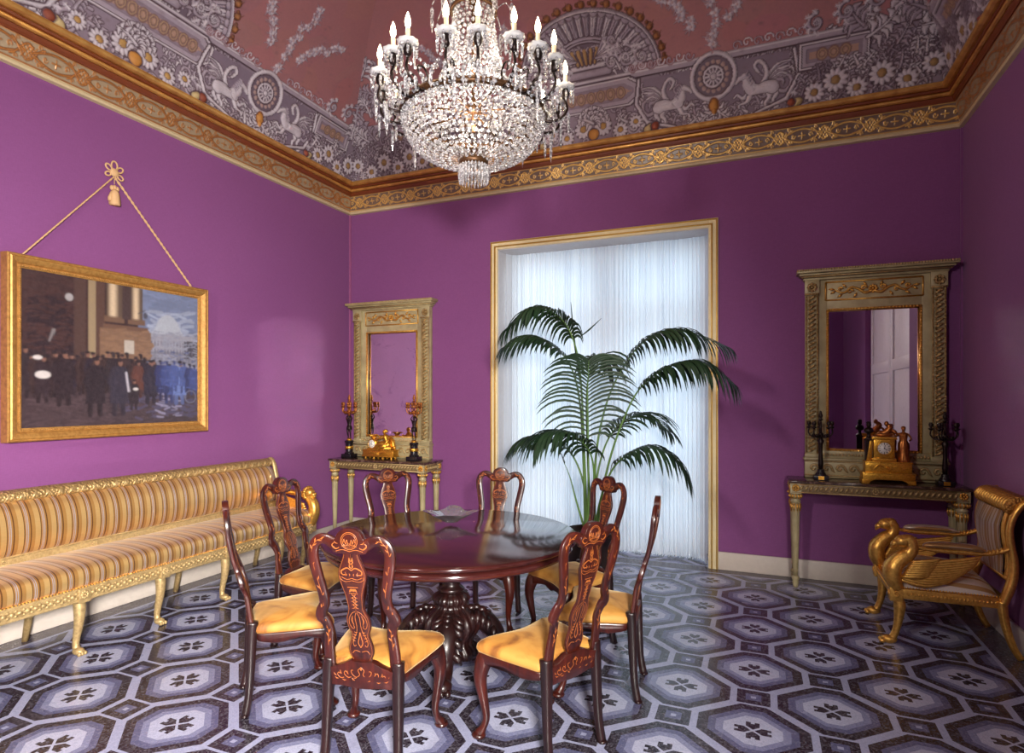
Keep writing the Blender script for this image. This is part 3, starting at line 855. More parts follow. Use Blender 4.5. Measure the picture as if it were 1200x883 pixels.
def frieze_side(side, L, n):
    cv = frieze_canvas(L/.76, side == 'back')
    def pos(U, V):
        d = .022+V*.042; z = 3.822+V*.165
        if side == 'left': s = YF+d+(YB-YF-2*d)*U; P = np.stack([XL+d, s, z], -1); N = np.array([1, 0, -.25])
        elif side == 'right': s = YF+d+(YB-YF-2*d)*U; P = np.stack([XR-d, s, z], -1); N = np.array([-1, 0, -.25])
        elif side == 'back': s = XL+d+(XR-XL-2*d)*U; P = np.stack([s, YB-d, z], -1); N = np.array([0, -1, -.25])
        else: s = XL+d+(XR-XL-2*d)*U; P = np.stack([s, YF+d, z], -1); N = np.array([0, 1, -.25])
        return P, N/np.linalg.norm(N), (s-(YF if side in ('left', 'right') else XL))/.76, V*.165
    o = canvas_mesh({'left': 'trim_8', 'back': 'trim_9', 'right': 'trim_10', 'front': 'trim_11'}[side], cv, pos, n, 31, MT['frieze_paint']); struct(o)
frieze_side('left', YB-YF, 1700); frieze_side('back', XR-XL, 1400); frieze_side('right', YB-YF, 400); frieze_side('front', XR-XL, 60)

# ---- coved ceiling
CVA, CVB, CD, CZ = 1.6, 1.2, .12, 4.10
ts = np.linspace(0, PI/2, 500); ar = np.concatenate([[0], np.cumsum(np.hypot(np.diff(CVA*np.cos(ts)), np.diff(CVB*np.sin(ts))))])
def cove_side(side, name, L, nu, nv, cxs, seed, med, ph, d=.006):
    cv = draw_cove(L, cxs, 1.7, d, seed, med, ph)
    def pos(U, V):
        # finer rows low on the curve
        T = V*ar[-1]; th = np.interp(T, ar, ts)
        ins = CD+CVA*(1-np.cos(th)); z = CZ+CVB*np.sin(th)
        nz = -np.sin(th)*CVA; nh = np.cos(th)*CVB; ln = np.hypot(nz, nh); nz, nh = nz/ln, nh/ln
        Z0 = np.zeros_like(th)
        if side == 'left': s = YF+ins+(YB-YF-2*ins)*U; P = np.stack([XL+ins, s, z], -1); N = np.stack([nh, Z0, nz], -1); q = s-YF
        elif side == 'right': s = YF+ins+(YB-YF-2*ins)*U; P = np.stack([XR-ins, s, z], -1); N = np.stack([-nh, Z0, nz], -1); q = s-YF
        elif side == 'back': s = XL+ins+(XR-XL-2*ins)*U; P = np.stack([s, YB-ins, z], -1); N = np.stack([Z0, -nh, nz], -1); q = s-XL
        else: s = XL+ins+(XR-XL-2*ins)*U; P = np.stack([s, YF+ins, z], -1); N = np.stack([Z0, nh, nz], -1); q = s-XL
        return P, N, q, T
    o = canvas_mesh(name, cv, pos, nu, nv, MT['fresco']); struct(o)
cove_side('back', 'ceiling_back_cove', XR-XL, 960, 330, [3.035], 3, 1.13, .47)
cove_side('left', 'ceiling_left_cove', YB-YF, 1180, 330, [3.1-YF, 3.1-YF-3.9], 5, 1.22, .60)
cove_side('right', 'ceiling_right_cove', YB-YF, 520, 150, [3.1-YF, 3.1-YF-3.9], 8, 1.22, .60, .012)
cove_side('front', 'ceiling_front_cove', XR-XL, 200, 60, [3.035], 9, 1.13, .47, .02)
iz = CD+CVA
b = MB(); b.bb((XL+iz-.02, YF+iz-.02, CZ+CVB-.003), (XR-iz+.02, YB-iz+.02, CZ+CVB+.1))
mk_plain('pink_plaster', srgb(170, 112, 112), .7)
struct(b.build('ceiling', MT['pink_plaster']))

# ---- sheer curtain
def cpath(u):
    x = WX0+.022+(WX1-WX0-.044)*u
    e = min(u, 1-u)
    y = 6.13 - .20*math.exp(-e/.012)
    f = .009*math.sin(u*2*PI*61+5*math.sin(u*17)) + .007*math.sin(u*2*PI*103+6*math.sin(u*29))+.006*math.sin(u*2*PI*37+4*math.sin(u*41))+.010*math.sin(u*31)
    return x, y+f
NU = 900
pp = [cpath(k/NU) for k in range(NU+1)]
cur = thing('sheer_curtain', 'full-height white sheer curtain drawn across the window recess behind the palm', 'curtain', (-1.52, 6.13, 0))
b = MB()
b.grid(lambda u, v: (pp[int(round(u*NU))][0]+1.52, (pp[int(round(u*NU))][1]-6.13)*(.55+.45*(1-v)), .045+v*(WZ-.05)), NU, 6)
b.build('cloth', MT['sheer_curtain'], cur, fix=False)
b = MB()
b.grid(lambda u, v: (pp[int(round(u*NU))][0]+1.52, (pp[int(round(u*NU))][1]-6.13)+(1-v)*.02*math.sin(u*640), .008+.005*math.sin(u*410)*(1-v)+v*.045), NU, 3)
b.build('hem_fringe', MT['sheer_curtain'], cur, fix=False)
# ---------------------------------------------------------------- dining chair (marquetry back, gold velvet seat)
def yback(z):
    Z = [.40, .47, .6, .7, .8, .9, 1.06]; Y = [-.205, -.215, -.235, -.27, -.30, -.318, -.335]
    return float(np.interp(z, Z, Y))
def make_chair():
    t = thing('dining_chair', 'x', 'chair')
    # seat rail
    half = [(0, .142), (.06, .146), (.12, .158), (.18, .172), (.222, .174), (.240, .152), (.238, .115), (.228, .05), (.212, -.03), (.192, -.12), (.178, -.180), (.150, -.192), (.08, -.193)]
    out = half+[(-x, y) for x, y in reversed(half[1:])]
    loop = sp2(out, 3, True); n = len(loop)
    def ring(sc, z, dz=0):
        return [(x*sc, .02+(y-.02)*sc, z+(dz*(.5+.5*math.cos(6*math.atan2(y-.02, x))) if dz else 0)) for x, y in loop]
    def rings(rs):
        V = []; F = []
        for r in rs: V += r
        for i in range(len(rs)-1):
            for k in range(n):
                l = (k+1) % n; F.append((i*n+k, i*n+l, (i+1)*n+l, (i+1)*n+k))
        F.append(tuple(reversed(range(n)))); F.append(tuple((len(rs)-1)*n+k for k in range(n)))
        return V, F
    b = MB(); b.add(*rings([ring(.95, .355, .02), ring(.985, .36, .02), ring(1.0, .39), ring(1.0, .405), ring(.985, .412)]))
    b.build('seat_rail', MT['mahogany'], t)
    b = MB(); b.add(*rings([ring(.97, .410), ring(1.01, .414), ring(1.035, .428), ring(1.02, .445), ring(.965, .458), ring(.86, .468), ring(.7, .477), ring(.45, .484), ring(.15, .487)]))
    b.build('seat', MT['gold_velvet'], t)
    # legs
    sqs = [(1, .55), (.55, 1), (-.55, 1), (-1, .55), (-1, -.55), (-.55, -1), (.55, -1), (1, -.55)]
    for s in (-1, 1):
        b = MB()
        b.tube(smooth_path([(s*.200, .138, .405), (s*.212, .152, .36), (s*.224, .164, .285), (s*.214, .154, .19), (s*.206, .140, .105), (s*.216, .150, .055), (s*.228, .164, .025)], 4),
               [.040, .042, .032, .023, .017, .017, .026], 10)
        b.ell((s*.230, .168, .017), (.034, .036, .017), 12, 6)
        b.build('leg', MT['mahogany'], t)
    for s in (-1, 1):
        b = MB()
        b.tube(smooth_path([(s*.158, -.206, .47), (s*.160, -.212, .40), (s*.163, -.218, .25), (s*.166, -.226, .11), (s*.168, -.243, .012)], 4), [.025, .024, .021, .018, .020], mat=0, shape=sqs, up=(1, 0, 0))
        b.ell((s*.168, -.246, .011), (.024, .024, .011), 10, 4)
        b.build('leg', MT['mahogany_dark'], t)
    # frame of the back : two shaped stiles meeting in the crest
    fr = MB()
    st = [(.150, .43), (.150, .50), (.146, .56), (.143, .60), (.153, .645), (.166, .668), (.158, .70), (.143, .728), (.142, .78), (.157, .855), (.169, .92), (.171, .96), (.160, .992), (.136, 1.013), (.106, 1.013), (.075, .998), (.05, .988)]
    for s in (-1, 1):
        P = smooth_path([(s*x, yback(z), z) for x, z in st], 4)
        fr.tube(P, [.023, .0225, .021, .021, .023, .026, .023, .0215, .0215, .0225, .023, .0225, .0215, .021, .021, .024, .024], shape=sqs, up=(0, 1, 0), sq=.56)
    o = [(0, 1.064), (.026, 1.060), (.050, 1.043), (.062, 1.018), (.080, 1.014), (.088, .996), (.078, .972), (.066, .960), (.03, .958), (0, .960)]
    crest = sp2(o+[(-x, z) for x, z in reversed(o[1:-1])], 4, True)
    fr.prism(crest, .03, 'y', 0, 0, None, lambda a, z: yback(z))
    # shoe rail
    o = [(0, .468), (.05, .470), (.09, .452), (.135, .436), (.15, .432), (.15, .365), (.09, .358), (0, .350)]
    fr.prism(sp2(o+[(-x, z) for x, z in reversed(o[1:-1])], 3, True), .034, 'y', 0, 0, None, lambda a, z: yback(z)-.004)
    fr.build('back_frame', MT['mahogany'], t, bevel=.004)
    # vase splat
    o = [(.034, .968), (.036, .945), (.046, .918), (.060, .88), (.061, .85), (.052, .815), (.041, .775), (.038, .74), (.036, .715), (.043, .69), (.053, .665), (.052, .625), (.040, .59), (.046, .562), (.055, .53), (.054, .50), (.044, .475), (.06, .462)]
    rt = sp2(o, 3)
    sp = MB(); V = []; F = []
    for (x, z) in rt:
        for (a, d) in ((-x, -.006), (-x*.5, -.0085), (x*.5, -.0085), (x, -.006), (x, .006), (x*.5, .0085), (-x*.5, .0085), (-x, .006)):
            V.append((a, yback(z)+d, z))
    for i in range(len(rt)-1):
        for k in range(8):
            l = (k+1) % 8; F.append((i*8+k, i*8+l, i*8+8+l, i*8+8+k))
    F.append(tuple(range(8))); F.append(tuple((len(rt)-1)*8+k for k in reversed(range(8))))
    sp.add(V, F, 0, False); sp.build('splat', MT['mahogany'], t, bevel=.0015)
    # inlay on both faces
    il = MB()
    for face in (-1, 1):
        S = lambda a, z, h: (a, yback(z)+face*(.0088+h*.6-.3*abs(a)*.05), z)
        C_ = lambda a, z, h: (a, yback(z)+face*(.0152+h*.6), z)
        def both(fn, pts, w, mat=0):
            il.strip(pts, w, fn, mat, .0008); il.strip([(-x, z) for x, z in pts], w, fn, mat, .0008)
        def leaf(fn, x, z, a, L, w=.006, mat=0):
            both(fn, [(x, z), (x+math.cos(a)*L*.5, z+math.sin(a)*L*.5), (x+math.cos(a+.35)*L, z+math.sin(a+.35)*L)], [.0015, w, .001], mat)
        il.strip(spiral2(0, 1.012, .036, .036, 24), .0028, C_); il.strip(spiral2(0, 1.012, .030, .030, 24), .0018, C_)
        both(C_, sp2([(.005, .995), (.010, 1.018), (.016, 1.0), (.022, 1.020), (.026, 1.005)], 3), .0026)
        for k in range(5): leaf(C_, .002+.005*k, .990+.001*k, 1.2-.5*k, .014, .003)
        both(C_, sp2([(.044, .985), (.060, .978), (.076, .992), (.066, 1.004)], 4), [.002, .006, .002]); leaf(C_, .05, 1.0, .2, .02, .004)
        both(C_, sp2([(.0, .968), (.03, .975), (.06, .968)], 4), .0025)
        # top spray, urn, festoon, drop
        for z0, l in ((.935, .020), (.922, .026), (.905, .022)): leaf(S, 0, z0-.012, .9, l, .006)
        both(S, [(0, .955), (0, .90)], .0018)
        both(S, sp2([(.0, .885), (.016, .896), (.034, .890), (.046, .880), (.040, .866), (.026, .868), (.028, .878)], 4), [.004, .006, .004, .002])
        for k in range(4): leaf(S, .010+.010*k, .872-.002*k, -1.9+.8*k, .012, .004)
        both(S, sp2([(.0, .852), (.022, .846), (.046, .856)], 4), .0026); both(S, sp2([(.0, .842), (.03, .836), (.050, .846), (.052, .858)], 4), .0022)
        both(S, sp2([(.0, .826), (.022, .824), (.034, .832)], 4), .010, 1); both(S, sp2([(0, .812), (.024, .812)], 2), .003)
        both(S, sp2([(0, .798), (.010, .800), (.016, .790)], 3), [.012, .010, .003]); both(S, sp2([(0, .786), (.020, .784)], 2), .0022)
        for z0 in (.772, .756, .740, .724): leaf(S, 0, z0, -.9, .018, .004); leaf(S, 0, z0, .6, .015, .004)
        both(S, [(0, .785), (0, .70)], .002)
        both(S, sp2([(.004, .70), (.020, .692), (.036, .668), (.040, .64), (.030, .618), (.020, .622), (.024, .634)], 4), .0026)
        both(S, sp2([(.002, .695), (.010, .67), (.009, .63), (.014, .60), (.026, .575), (.034, .55), (.028, .535), (.020, .542)], 4), .0026)
        both(S, sp2([(.020, .68), (.026, .655), (.020, .635)], 4), [.002, .006, .002])
        both(S, sp2([(0, .60), (.005, .575), (.010, .55), (.0, .53)], 4), .0035)
        for k in range(4): leaf(S, .010+.004*k, .60-.014*k, -.3+.2*k, .016, .004)
        both(S, sp2([(.004, .510), (.026, .516), (.040, .502)], 4), .0025)
        both(S, [(x-.006, z) for x, z in rt[2:-3]], .0014)
        # stiles
        for s in (-1, 1):
            G_ = lambda a, z, h: (a, yback(z)+face*(.0122+h*.6), z)
            mid = sp2([(s*x, z) for x, z in st[:-2]], 4)
            il.strip(mid[6:-2], .002, G_, 0, .0008)
            for k in range(7, len(mid)-3, 2):
                x, z = mid[k]; x2, z2 = mid[k+1]; dx, dz = x2-x, z2-z; L = math.hypot(dx, dz) or 1; dx /= L; dz /= L
                q = 1 if (k//2) % 2 else -1
                il.strip([(x, z), (x+dx*.009+dz*q*.006, z+dz*.009-dx*q*.006), (x+dx*.018+dz*q*.011, z+dz*.018-dx*q*.011)], [.002, .006, .001], G_, 0, .0008)
        # shoe
        Q = lambda a, z, h: (a, yback(z)-.004+face*(.0186+h*.6), z)
        both(Q, sp2([(0, .445), (.014, .432), (.008, .412), (.024, .400), (.042, .412), (.046, .428), (.036, .430)], 4), .003)
        both(Q, sp2([(.046, .400), (.062, .396), (.078, .410), (.074, .424), (.064, .418)], 4), .003); both(Q, sp2([(.08, .395), (.096, .392), (.110, .405), (.104, .416), (.096, .410)], 4), .003)
        for x0, z0, a in ((.0, .43, 1.2), (.03, .385, .3), (.06, .41, 1.0), (.09, .41, .9), (.115, .40, .5), (.02, .40, -.6), (.07, .385, -.3), (.105, .388, 0)): leaf(Q, x0, z0, a, .018, .005)
    o = il.build('marquetry_inlay', [MT['inlay'], MT['inlay_dark']], t, fix=False); o['label'] = 'pale floral inlay'
    return t
def spiral2(cx, cy, rx, ry, n=20):
    return [(cx+rx*math.cos(2*PI*k/n), cy+ry*math.sin(2*PI*k/n)) for k in range(n+1)]

TC = cam2room(-.369, 3.61)           # table centre
chair0 = make_chair(); index_kids()
CH = [   # crest position (l, z) in front of the camera, label
    (-1.487, 3.08, 0, 'dining chair seen side-on in front of the long sofa, its seat to the right'),
    (-1.560, 4.00, 0, 'dark dining chair directly before the right arm of the sofa, seen through its open back'),
    (-.945, 4.50, 0, 'dining chair behind the round table in front of the left console table'),
    (-.085, 4.55, 0, 'dining chair behind the round table, against the left edge of the window curtain'),
    (.662, 4.05, 5, 'dark dining chair directly in front of the potted palm'),
    (.795, 3.24, 0, 'dining chair seen side-on at the right of the table, alone against the open floor'),
    (.350, 2.57, 7, 'nearest dining chair on the right, its splat overlapping the chair by the palm'),
    (-.665, 2.44, 3, 'nearest dining chair on the left, bright orange inlay on its whole back showing')]
for i, (l, z, da, lab) in enumerate(CH):
    r = chair0 if i == 0 else copy_tree(chair0)
    x, y, _ = cam2room(l, z)
    dx, dy = TC[0]-x, TC[1]-y; L = math.hypot(dx, dy); dx /= L; dy /= L
    rz = math.atan2(dy, dx)-PI/2+R(da)
    fx, fy = -math.sin(rz), math.cos(rz)
    r.location = (x+fx*.335, y+fy*.335, 0); r.rotation_euler = (0, 0, rz)
    tag(r, lab, 'chair', 'marquetry dining chairs around the round table')

# ---------------------------------------------------------------- round table
tb = thing('round_table', 'large round dark mahogany pedestal table in the middle of the eight chairs', 'table', (TC[0], TC[1], 0))
b = MB(); b.lathe([(0, .748), (.735, .748), (.752, .752), (.762, .760), (.764, .768), (.758, .776), (.748, .780), (0, .780)], 96)
b.build('tabletop', MT['table_wood'], tb, fix=True)
b = MB(); b.lathe([(.69, .748), (.715, .742), (.735, .735), (.74, .72), (.732, .705), (.715, .698), (.69, .694), (.66, .70), (.66, .748)], 96, cap=False)
b.build('apron', MT['table_wood'], tb)
b = MB()
b.lathe([(.30, .745), (.30, .72), (.14, .715), (.12, .70)], 32)
b.lathe([(.105, .70), (.130, .68), (.145, .65), (.148, .62), (.138, .585), (.112, .555), (.085, .54)], 72, flute=lambda a, z: 1+.05*math.cos(18*a))
b.lathe([(.078, .545), (.082, .535), (.07, .52), (.058, .505), (.052, .48), (.056, .46), (.074, .45), (.08, .44), (.07, .43), (.066, .42)], 32)
b.lathe([(.066, .425), (.085, .415), (.10, .40), (.105, .385), (.095, .365), (.085, .35), (.10, .335), (.135, .31), (.16, .28), (.17, .24), (.15, .19), (.12, .15), (.12, .12), (.15, .09), (.15, .05), (.10, .04)], 96, flute=lambda a, z: 1+.10*abs(math.sin(6*a+z*6))+.04*math.sin(24*a))
b.build('pedestal', MT['mahogany_dark'], tb)
for k in range(4):
    M = Matrix.Rotation(PI/2*k+R(22), 4, 'Z')
    b = MB()
    b.tube(smooth_path([(.06, 0, .25), (.13, 0, .265), (.21, 0, .245), (.27, 0, .18), (.285, 0, .11), (.33, 0, .06), (.40, 0, .042)], 4), [.05, .068, .070, .058, .046, .044, .040], 14, sq=.9, M=M)
    b.ell((.405, 0, .040), (.055, .052, .040), 14, 8, M=M)
    for q in range(7):
        a = .5+q*.0
        x = .09+q*.032; z = .33-.0*q-(.27*(x-.12)/.33)**1*.6
        z = float(np.interp(x, [.09, .15, .21, .26, .30], [.315, .325, .30, .225, .13]))
        for s in (-1, 1):
            b.tube([(x, s*.03, z-.005), (x+.012, s*.075, z-.035), (x+.006, s*.088, z-.07)], [.016, .024, .008], 8, M=M)
        b.ell((x, 0, z+.005), (.030, .026, .022), 8, 5, M=M)
    for q in (-1, 0, 1): b.ell((.45, q*.032, .022), (.026, .018, .022), 8, 5, M=M)
    b.build('foot', MT['mahogany_dark'], tb)
# crystal bowl on the table
bx, by, _ = cam2room(-.395, 3.86)
g = MB()
def bowl(u, v):
    a = 2*PI*u
    if v < .5: t = v*2; inner = False
    else: t = (1-v)*2; inner = True
    sq = 1+.38*t*t*abs(math.cos(2*a))**4+.05*t*math.sin(12*a)
    r = (.035+.105*t**1.3)*sq - (.010 if inner else 0)*(.4+t*.4)
    z = .006+.060*t**1.1+.022*t*t*abs(math.cos(2*a))**2+(.012*(1-t) if inner else 0)
    if v in (0, 1): r = 0
    return (max(r, 0)*math.cos(a), max(r, 0)*math.sin(a), z)
g.grid(bowl, 36, 12, closeu=True); 
g.sm = [False]*len(g.sm)
o = g.build('crystal_bowl', MT['bowl_crystal'], None, (bx, by, .7805), rot=(0, 0, R(22)))
tag(o, 'clear cut-crystal bowl with four raised points on the round table', 'bowl')
# ---------------------------------------------------------------- long gilt sofa (local: x forward from the wall, y along the wall)
def paw(b, x, y, z=0, dirx=1, s=1.0):
    b.ell((x, y, z+.024*s), (.042*s, .03*s, .024*s), 12, 6)
    for k in (-1, 0, 1): b.ell((x+dirx*.035*s, y+k*.018*s, z+.014*s), (.016*s, .011*s, .014*s), 8, 5)
def rosette(b, c, r, axis='x', n=8):
    x, y, z = c
    for k in range(n):
        a = 2*PI*k/n; u, v = math.cos(a)*r*.62, math.sin(a)*r*.62
        p = (x, y+u, z+v) if axis == 'x' else (x+u, y, z+v)
        e = (r*.22, r*.34, r*.34) if axis == 'x' else (r*.34, r*.22, r*.34)
        b.ell(p, e, 6, 4)
    e = (r*.4, r*.3, r*.3) if axis == 'x' else (r*.3, r*.4, r*.3)
    b.ell(c, e, 8, 5)
SX = XL+.045
Y0, Y1 = .40, 4.46; LS = Y1-Y0
sf = thing('long_sofa', 'long gilt sofa in gold striped silk against the left wall under the painting', 'sofa', (SX, (Y0+Y1)/2, 0))
h = LS/2
# seat frame with carved face
b = MB()
b.bb((.03, -h, .345), (.645, h, .42)); 
b.bb((.645, -h, .352), (.655, h, .414))
b.tube([(.65, -h, .350), (.65, h, .350)], .009, 8); b.tube([(.65, -h, .418), (.65, h, .418)], .009, 8)
fr_ = b.build('seat_frame', MT['gold_pale'], sf, bevel=.004)
b = MB()   # carved leaf run along the rail
k = -h+.03
while k < h-.03:
    b.ell((.657, k, .384), (.006, .016, .012), 6, 4); b.ell((.656, k+.02, .398), (.006, .010, .008), 6, 4); b.ell((.656, k+.02, .370), (.006, .010, .008), 6, 4)
    k += .04
b.build('leaf_carving', MT['gold_pale'], fr_)
# beaded nail row
b = MB(); k = -h+.01
while k < h: b.ell((.650, k, .429), (.006, .006, .006), 6, 4); k += .018
b.build('bead_row', MT['gold_leaf'], fr_)
# seat cushion
prof = [(.10, .43), (.60, .43), (.640, .432), (.652, .45), (.655, .49), (.645, .525), (.62, .548), (.57, .562), (.45, .572), (.30, .568), (.18, .556), (.12, .545)]
def sweep_y(b, prof, y0, y1, ny=24, closed=True, bulge=0, M=None):
    n = len(prof); V = []; F = []
    for j in range(ny+1):
        t = j/ny; e = min(t, 1-t)*LS
        s = 1-bulge*math.exp(-e/.03)
        for (x, z) in prof: V.append((x, y0+(y1-y0)*t, prof[0][1]+(z-prof[0][1])*s))
    for j in range(ny):
        for k in range(n):
            l = (k+1) % n; F.append((j*n+k, j*n+l, (j+1)*n+l, (j+1)*n+k))
    F.append(tuple(range(n))); F.append(tuple(ny*n+k for k in reversed(range(n))))
    b.add(V, F, 0, True, M)
b = MB(); sweep_y(b, sp2(prof, 3, True), -h+.03, h-.03, 60, bulge=.12); b.build('seat_cushion', MT['silk_sofa'], sf)
# lower rail of the back
b = MB(); sweep_y(b, [(.10, .54), (.20, .54), (.19, .60), (.10, .61)], -h+.02, h-.02, 2)
b.tube([(.20, -h+.02, .548), (.20, h-.02, .548)], .008, 8); b.tube([(.19, -h+.02, .602), (.19, h-.02, .602)], .008, 8)
lr = b.build('lower_back_rail', MT['gold_pale'], sf, bevel=.003)
b = MB()
for k in np.arange(-h+.15, h-.05, .545): rosette(b, (.198, k, .573), .022)
b.build('rosette', MT['gold_pale'], lr)
# back cushion
prof = [(.07, .60), (.17, .60), (.205, .63), (.222, .69), (.225, .76), (.21, .84), (.175, .905), (.13, .94), (.05, .95)]
b = MB(); sweep_y(b, sp2(prof, 3, True), -h+.06, h-.06, 60); b.build('back_cushion', MT['silk_sofa'], sf)
# top rail, rolled and carved
prof = [(.02, .92), (.13, .935), (.155, .955), (.15, .985), (.125, 1.005), (.085, 1.01), (.045, .995), (.02, .97)]
b = MB(); sweep_y(b, sp2(prof, 3, True), -h, h, 60)
tr_ = b.build('top_rail', MT['gold_pale_carved'], sf)
b = MB(); k = -h+.03
while k < h-.02:
    b.tube([(.150, k-.02, .945), (.152, k, .97), (.128, k+.022, 1.002)], [.004, .012, .004], 6)
    b.tube([(.150, k+.024, .945), (.152, k+.004, .97), (.128, k-.018, 1.002)], [.004, .010, .004], 6)
    k += .075
b.build('leaf_carving', MT['gold_pale'], tr_)
# end posts of the back
for s in (-1, 1):
    b = MB()
    b.tube(smooth_path([(.16, s*(h-.02), .42), (.20, s*(h-.02), .52), (.21, s*(h-.02), .62), (.205, s*(h-.02), .76), (.175, s*(h-.02), .88), (.155, s*(h-.02), .955), (.115, s*(h-.02), 1.0), (.06, s*(h-.02), .985)], 5),
           [.026, .028, .028, .026, .024, .024, .026, .02], 10, sq=.8)
    b.build('back_post', MT['gold_pale'], sf)
# arms with lion heads
for s in (-1, 1):
    ar_ = h-.035; y = s*ar_
    b = MB()
    b.tube(smooth_path([(.20, y, .70), (.30, y, .705), (.42, y, .695), (.52, y, .685), (.575, y, .68)], 4), [.022, .026, .026, .03, .034], 10)
    b.tube(smooth_path([(.605, y, .40), (.63, y, .45), (.655, y, .52), (.655, y, .59), (.62, y, .64), (.585, y, .68)], 5), [.042, .05, .054, .05, .045, .04], 12)
    a_ = b.build('arm', MT['gold_leaf'], sf)
    b = MB()       # lion head looking forward
    b.ell((.60, y, .705), (.052, .046, .048), 14, 10)
    b.ell((.650, y, .690), (.030, .028, .024), 10, 8); b.ell((.676, y, .700), (.010, .014, .010), 8, 6); b.ell((.662, y, .672), (.018, .020, .010), 8, 6)
    for q in (-1, 1):
        b.ell((.638, y+q*.020, .718), (.010, .009, .009), 8, 6); b.ell((.590, y+q*.040, .745), (.012, .010, .014), 8, 6)
    for k in range(16):
        a = 2*PI*k/16
        b.tube([(.60, y+math.cos(a)*.040, .705+math.sin(a)*.040), (.585, y+math.cos(a)*.062, .70+math.sin(a)*.058), (.560, y+math.cos(a)*.058, .695+math.sin(a)*.056)], [.014, .014, .005], 6)
    b.build('lion_head', MT['gold_leaf'], a_)
    b = MB()       # feathered wing panel under the arm
    for k in range(7):
        b.tube(smooth_path([(.60-.01*k, y, .45+.022*k), (.45-.005*k, y, .50+.020*k), (.30-.012*k, y, .56+.018*k), (.24, y, .60+.012*k)], 4), [.022, .018, .015, .005], 8, sq=.55, up=(0, 1, 0))
    b.build('wing', MT['gold_leaf'], a_)
# legs: sabre fronts on paws, plain backs
yl = [4.36, 4.05, 3.465, 2.915, 2.375, 1.83, 1.29, .80, .50]
for y in yl:
    y = y-(Y0+Y1)/2
    b = MB()
    b.tube(smooth_path([(.600, y, .37), (.612, y, .29), (.605, y, .20), (.585, y, .12), (.575, y, .06), (.585, y, .03)], 4), [.036, .034, .027, .022, .019, .022], 10)
    b.bb((.57, y-.036, .335), (.662, y+.036, .36))
    paw(b, .60, y, 0, 1)
    b.build('leg', MT['gold_pale'], sf)
    b = MB(); b.bb((.615, y-.034, .35), (.664, y+.034, .42)); rosette(b, (.667, y, .384), .028)
    b.build('corner_block', MT['gold_pale'], sf, bevel=.002)
for y in (4.30, 3.465, 2.375, 1.29, .50):
    y = y-(Y0+Y1)/2
    b = MB(); b.tube([(.10, y, .36), (.10, y, .18), (.055, y, .0)], [.028, .024, .02], 8); b.build('leg', MT['gold_pale'], sf)

# ---------------------------------------------------------------- gilt swan armchair, facing the room (-x)
ac = thing('swan_armchair', 'gilt armchair with swan arm supports and striped silk in the right corner', 'armchair', (1.15, 4.805, 0))
b = MB()
b.tube([(-.335, -.285, .335), (-.335, .285, .335)], .032, 8, shape=[(1, -.7), (1, .7), (-1, .7), (-1, -.7)])
for s in (-1, 1): b.tube([(-.335, s*.285, .335), (.23, s*.27, .335)], .032, 8, shape=[(1, -.7), (1, .7), (-1, .7), (-1, -.7)], up=(0, 0, 1))
b.tube([(.23, -.27, .335), (.23, .27, .335)], .032, 8, shape=[(1, -.7), (1, .7), (-1, .7), (-1, -.7)])
fr_ = b.build('seat_frame', MT['gold_leaf'], ac, bevel=.003)
b = MB()
for s in (-1, 1):
    for k in range(24):
        x = -.27+k*.020; b.ell((x, s*(.308-.016*(x+.335)/.56), .335), (.007, .006, .010), 6, 4)
for k in range(22): b.ell((-.358, -.24+k*.0229, .335), (.006, .007, .010), 6, 4)
b.build('leaf_carving', MT['gold_leaf'], fr_)
# cushion
b = MB()
def cush(u, v):
    x = -.325+.54*u; y = (-1+2*v)*(.285-.015*u)
    ex = min(u, 1-u)*2; ey = min(v, 1-v)*2
    z = .368+.095*(1-(1-min(ex*2.0, 1))**3)**.8*(1-(1-min(ey*2.2, 1))**3)**.8+.045*math.sin(PI*min(max(v, 0), 1))*math.sin(PI*min(u+.1, 1))
    return (x, y, z)
b.grid(cush, 28, 28); b.grid(lambda u, v: (-.325+.54*u, (-1+2*v)*(.285-.015*u), .36), 28, 28, flip=True)
b.build('seat_cushion', MT['silk_chair'], ac)
b = MB()
for s in (-1, 1):
    for k in range(34): b.ell((-.32+k*.0162, s*(.291-.015*k/34), .372), .0055, 6, 4)
for k in range(34): b.ell((-.33, -.28+k*.017, .372), .0055, 6, 4)
b.build('bead_row', MT['gold_leaf'], fr_)
# back posts (double curve) running into the rear legs
for s in (-1, 1):
    y = s*.285
    b = MB()
    b.tube(smooth_path([(.225, y, .33), (.255, y, .42), (.275, y, .50), (.28, y, .60), (.265, y, .70), (.26, y, .80), (.285, y, .89), (.33, y, .955), (.375, y, .975), (.395, y, .955)], 5),
           [.030, .034, .032, .028, .026, .024, .024, .024, .022, .016], 10, sq=.85)
    b.build('back_post', MT['gold_leaf'], ac)
    b = MB(); b.tube(smooth_path([(.222, y, .35), (.23, y, .26), (.25, y, .16), (.28, y, .07), (.315, y, .008)], 5), [.030, .027, .024, .021, .019], 10)
    b.build('leg', MT['gold_leaf'], ac)
# rolled top rail with carving
b = MB()
prof = sp2([(.255, .885), (.235, .935), (.26, .975), (.31, .992), (.37, .985), (.395, .96), (.36, .945), (.31, .93), (.285, .90)], 3, True)
sweep_y(b, prof, -.285, .285, 12)
tr_ = b.build('top_rail', MT['gold_carved'], ac)
b = MB()
for k in range(13):
    y = -.25+k*.0417
    b.tube(smooth_path([(.243, y, .90), (.238, y, .935), (.262, y, .973), (.31, y, .993)], 3), [.004, .013, .011, .004], 6)
b.build('leaf_carving', MT['gold_leaf'], tr_)
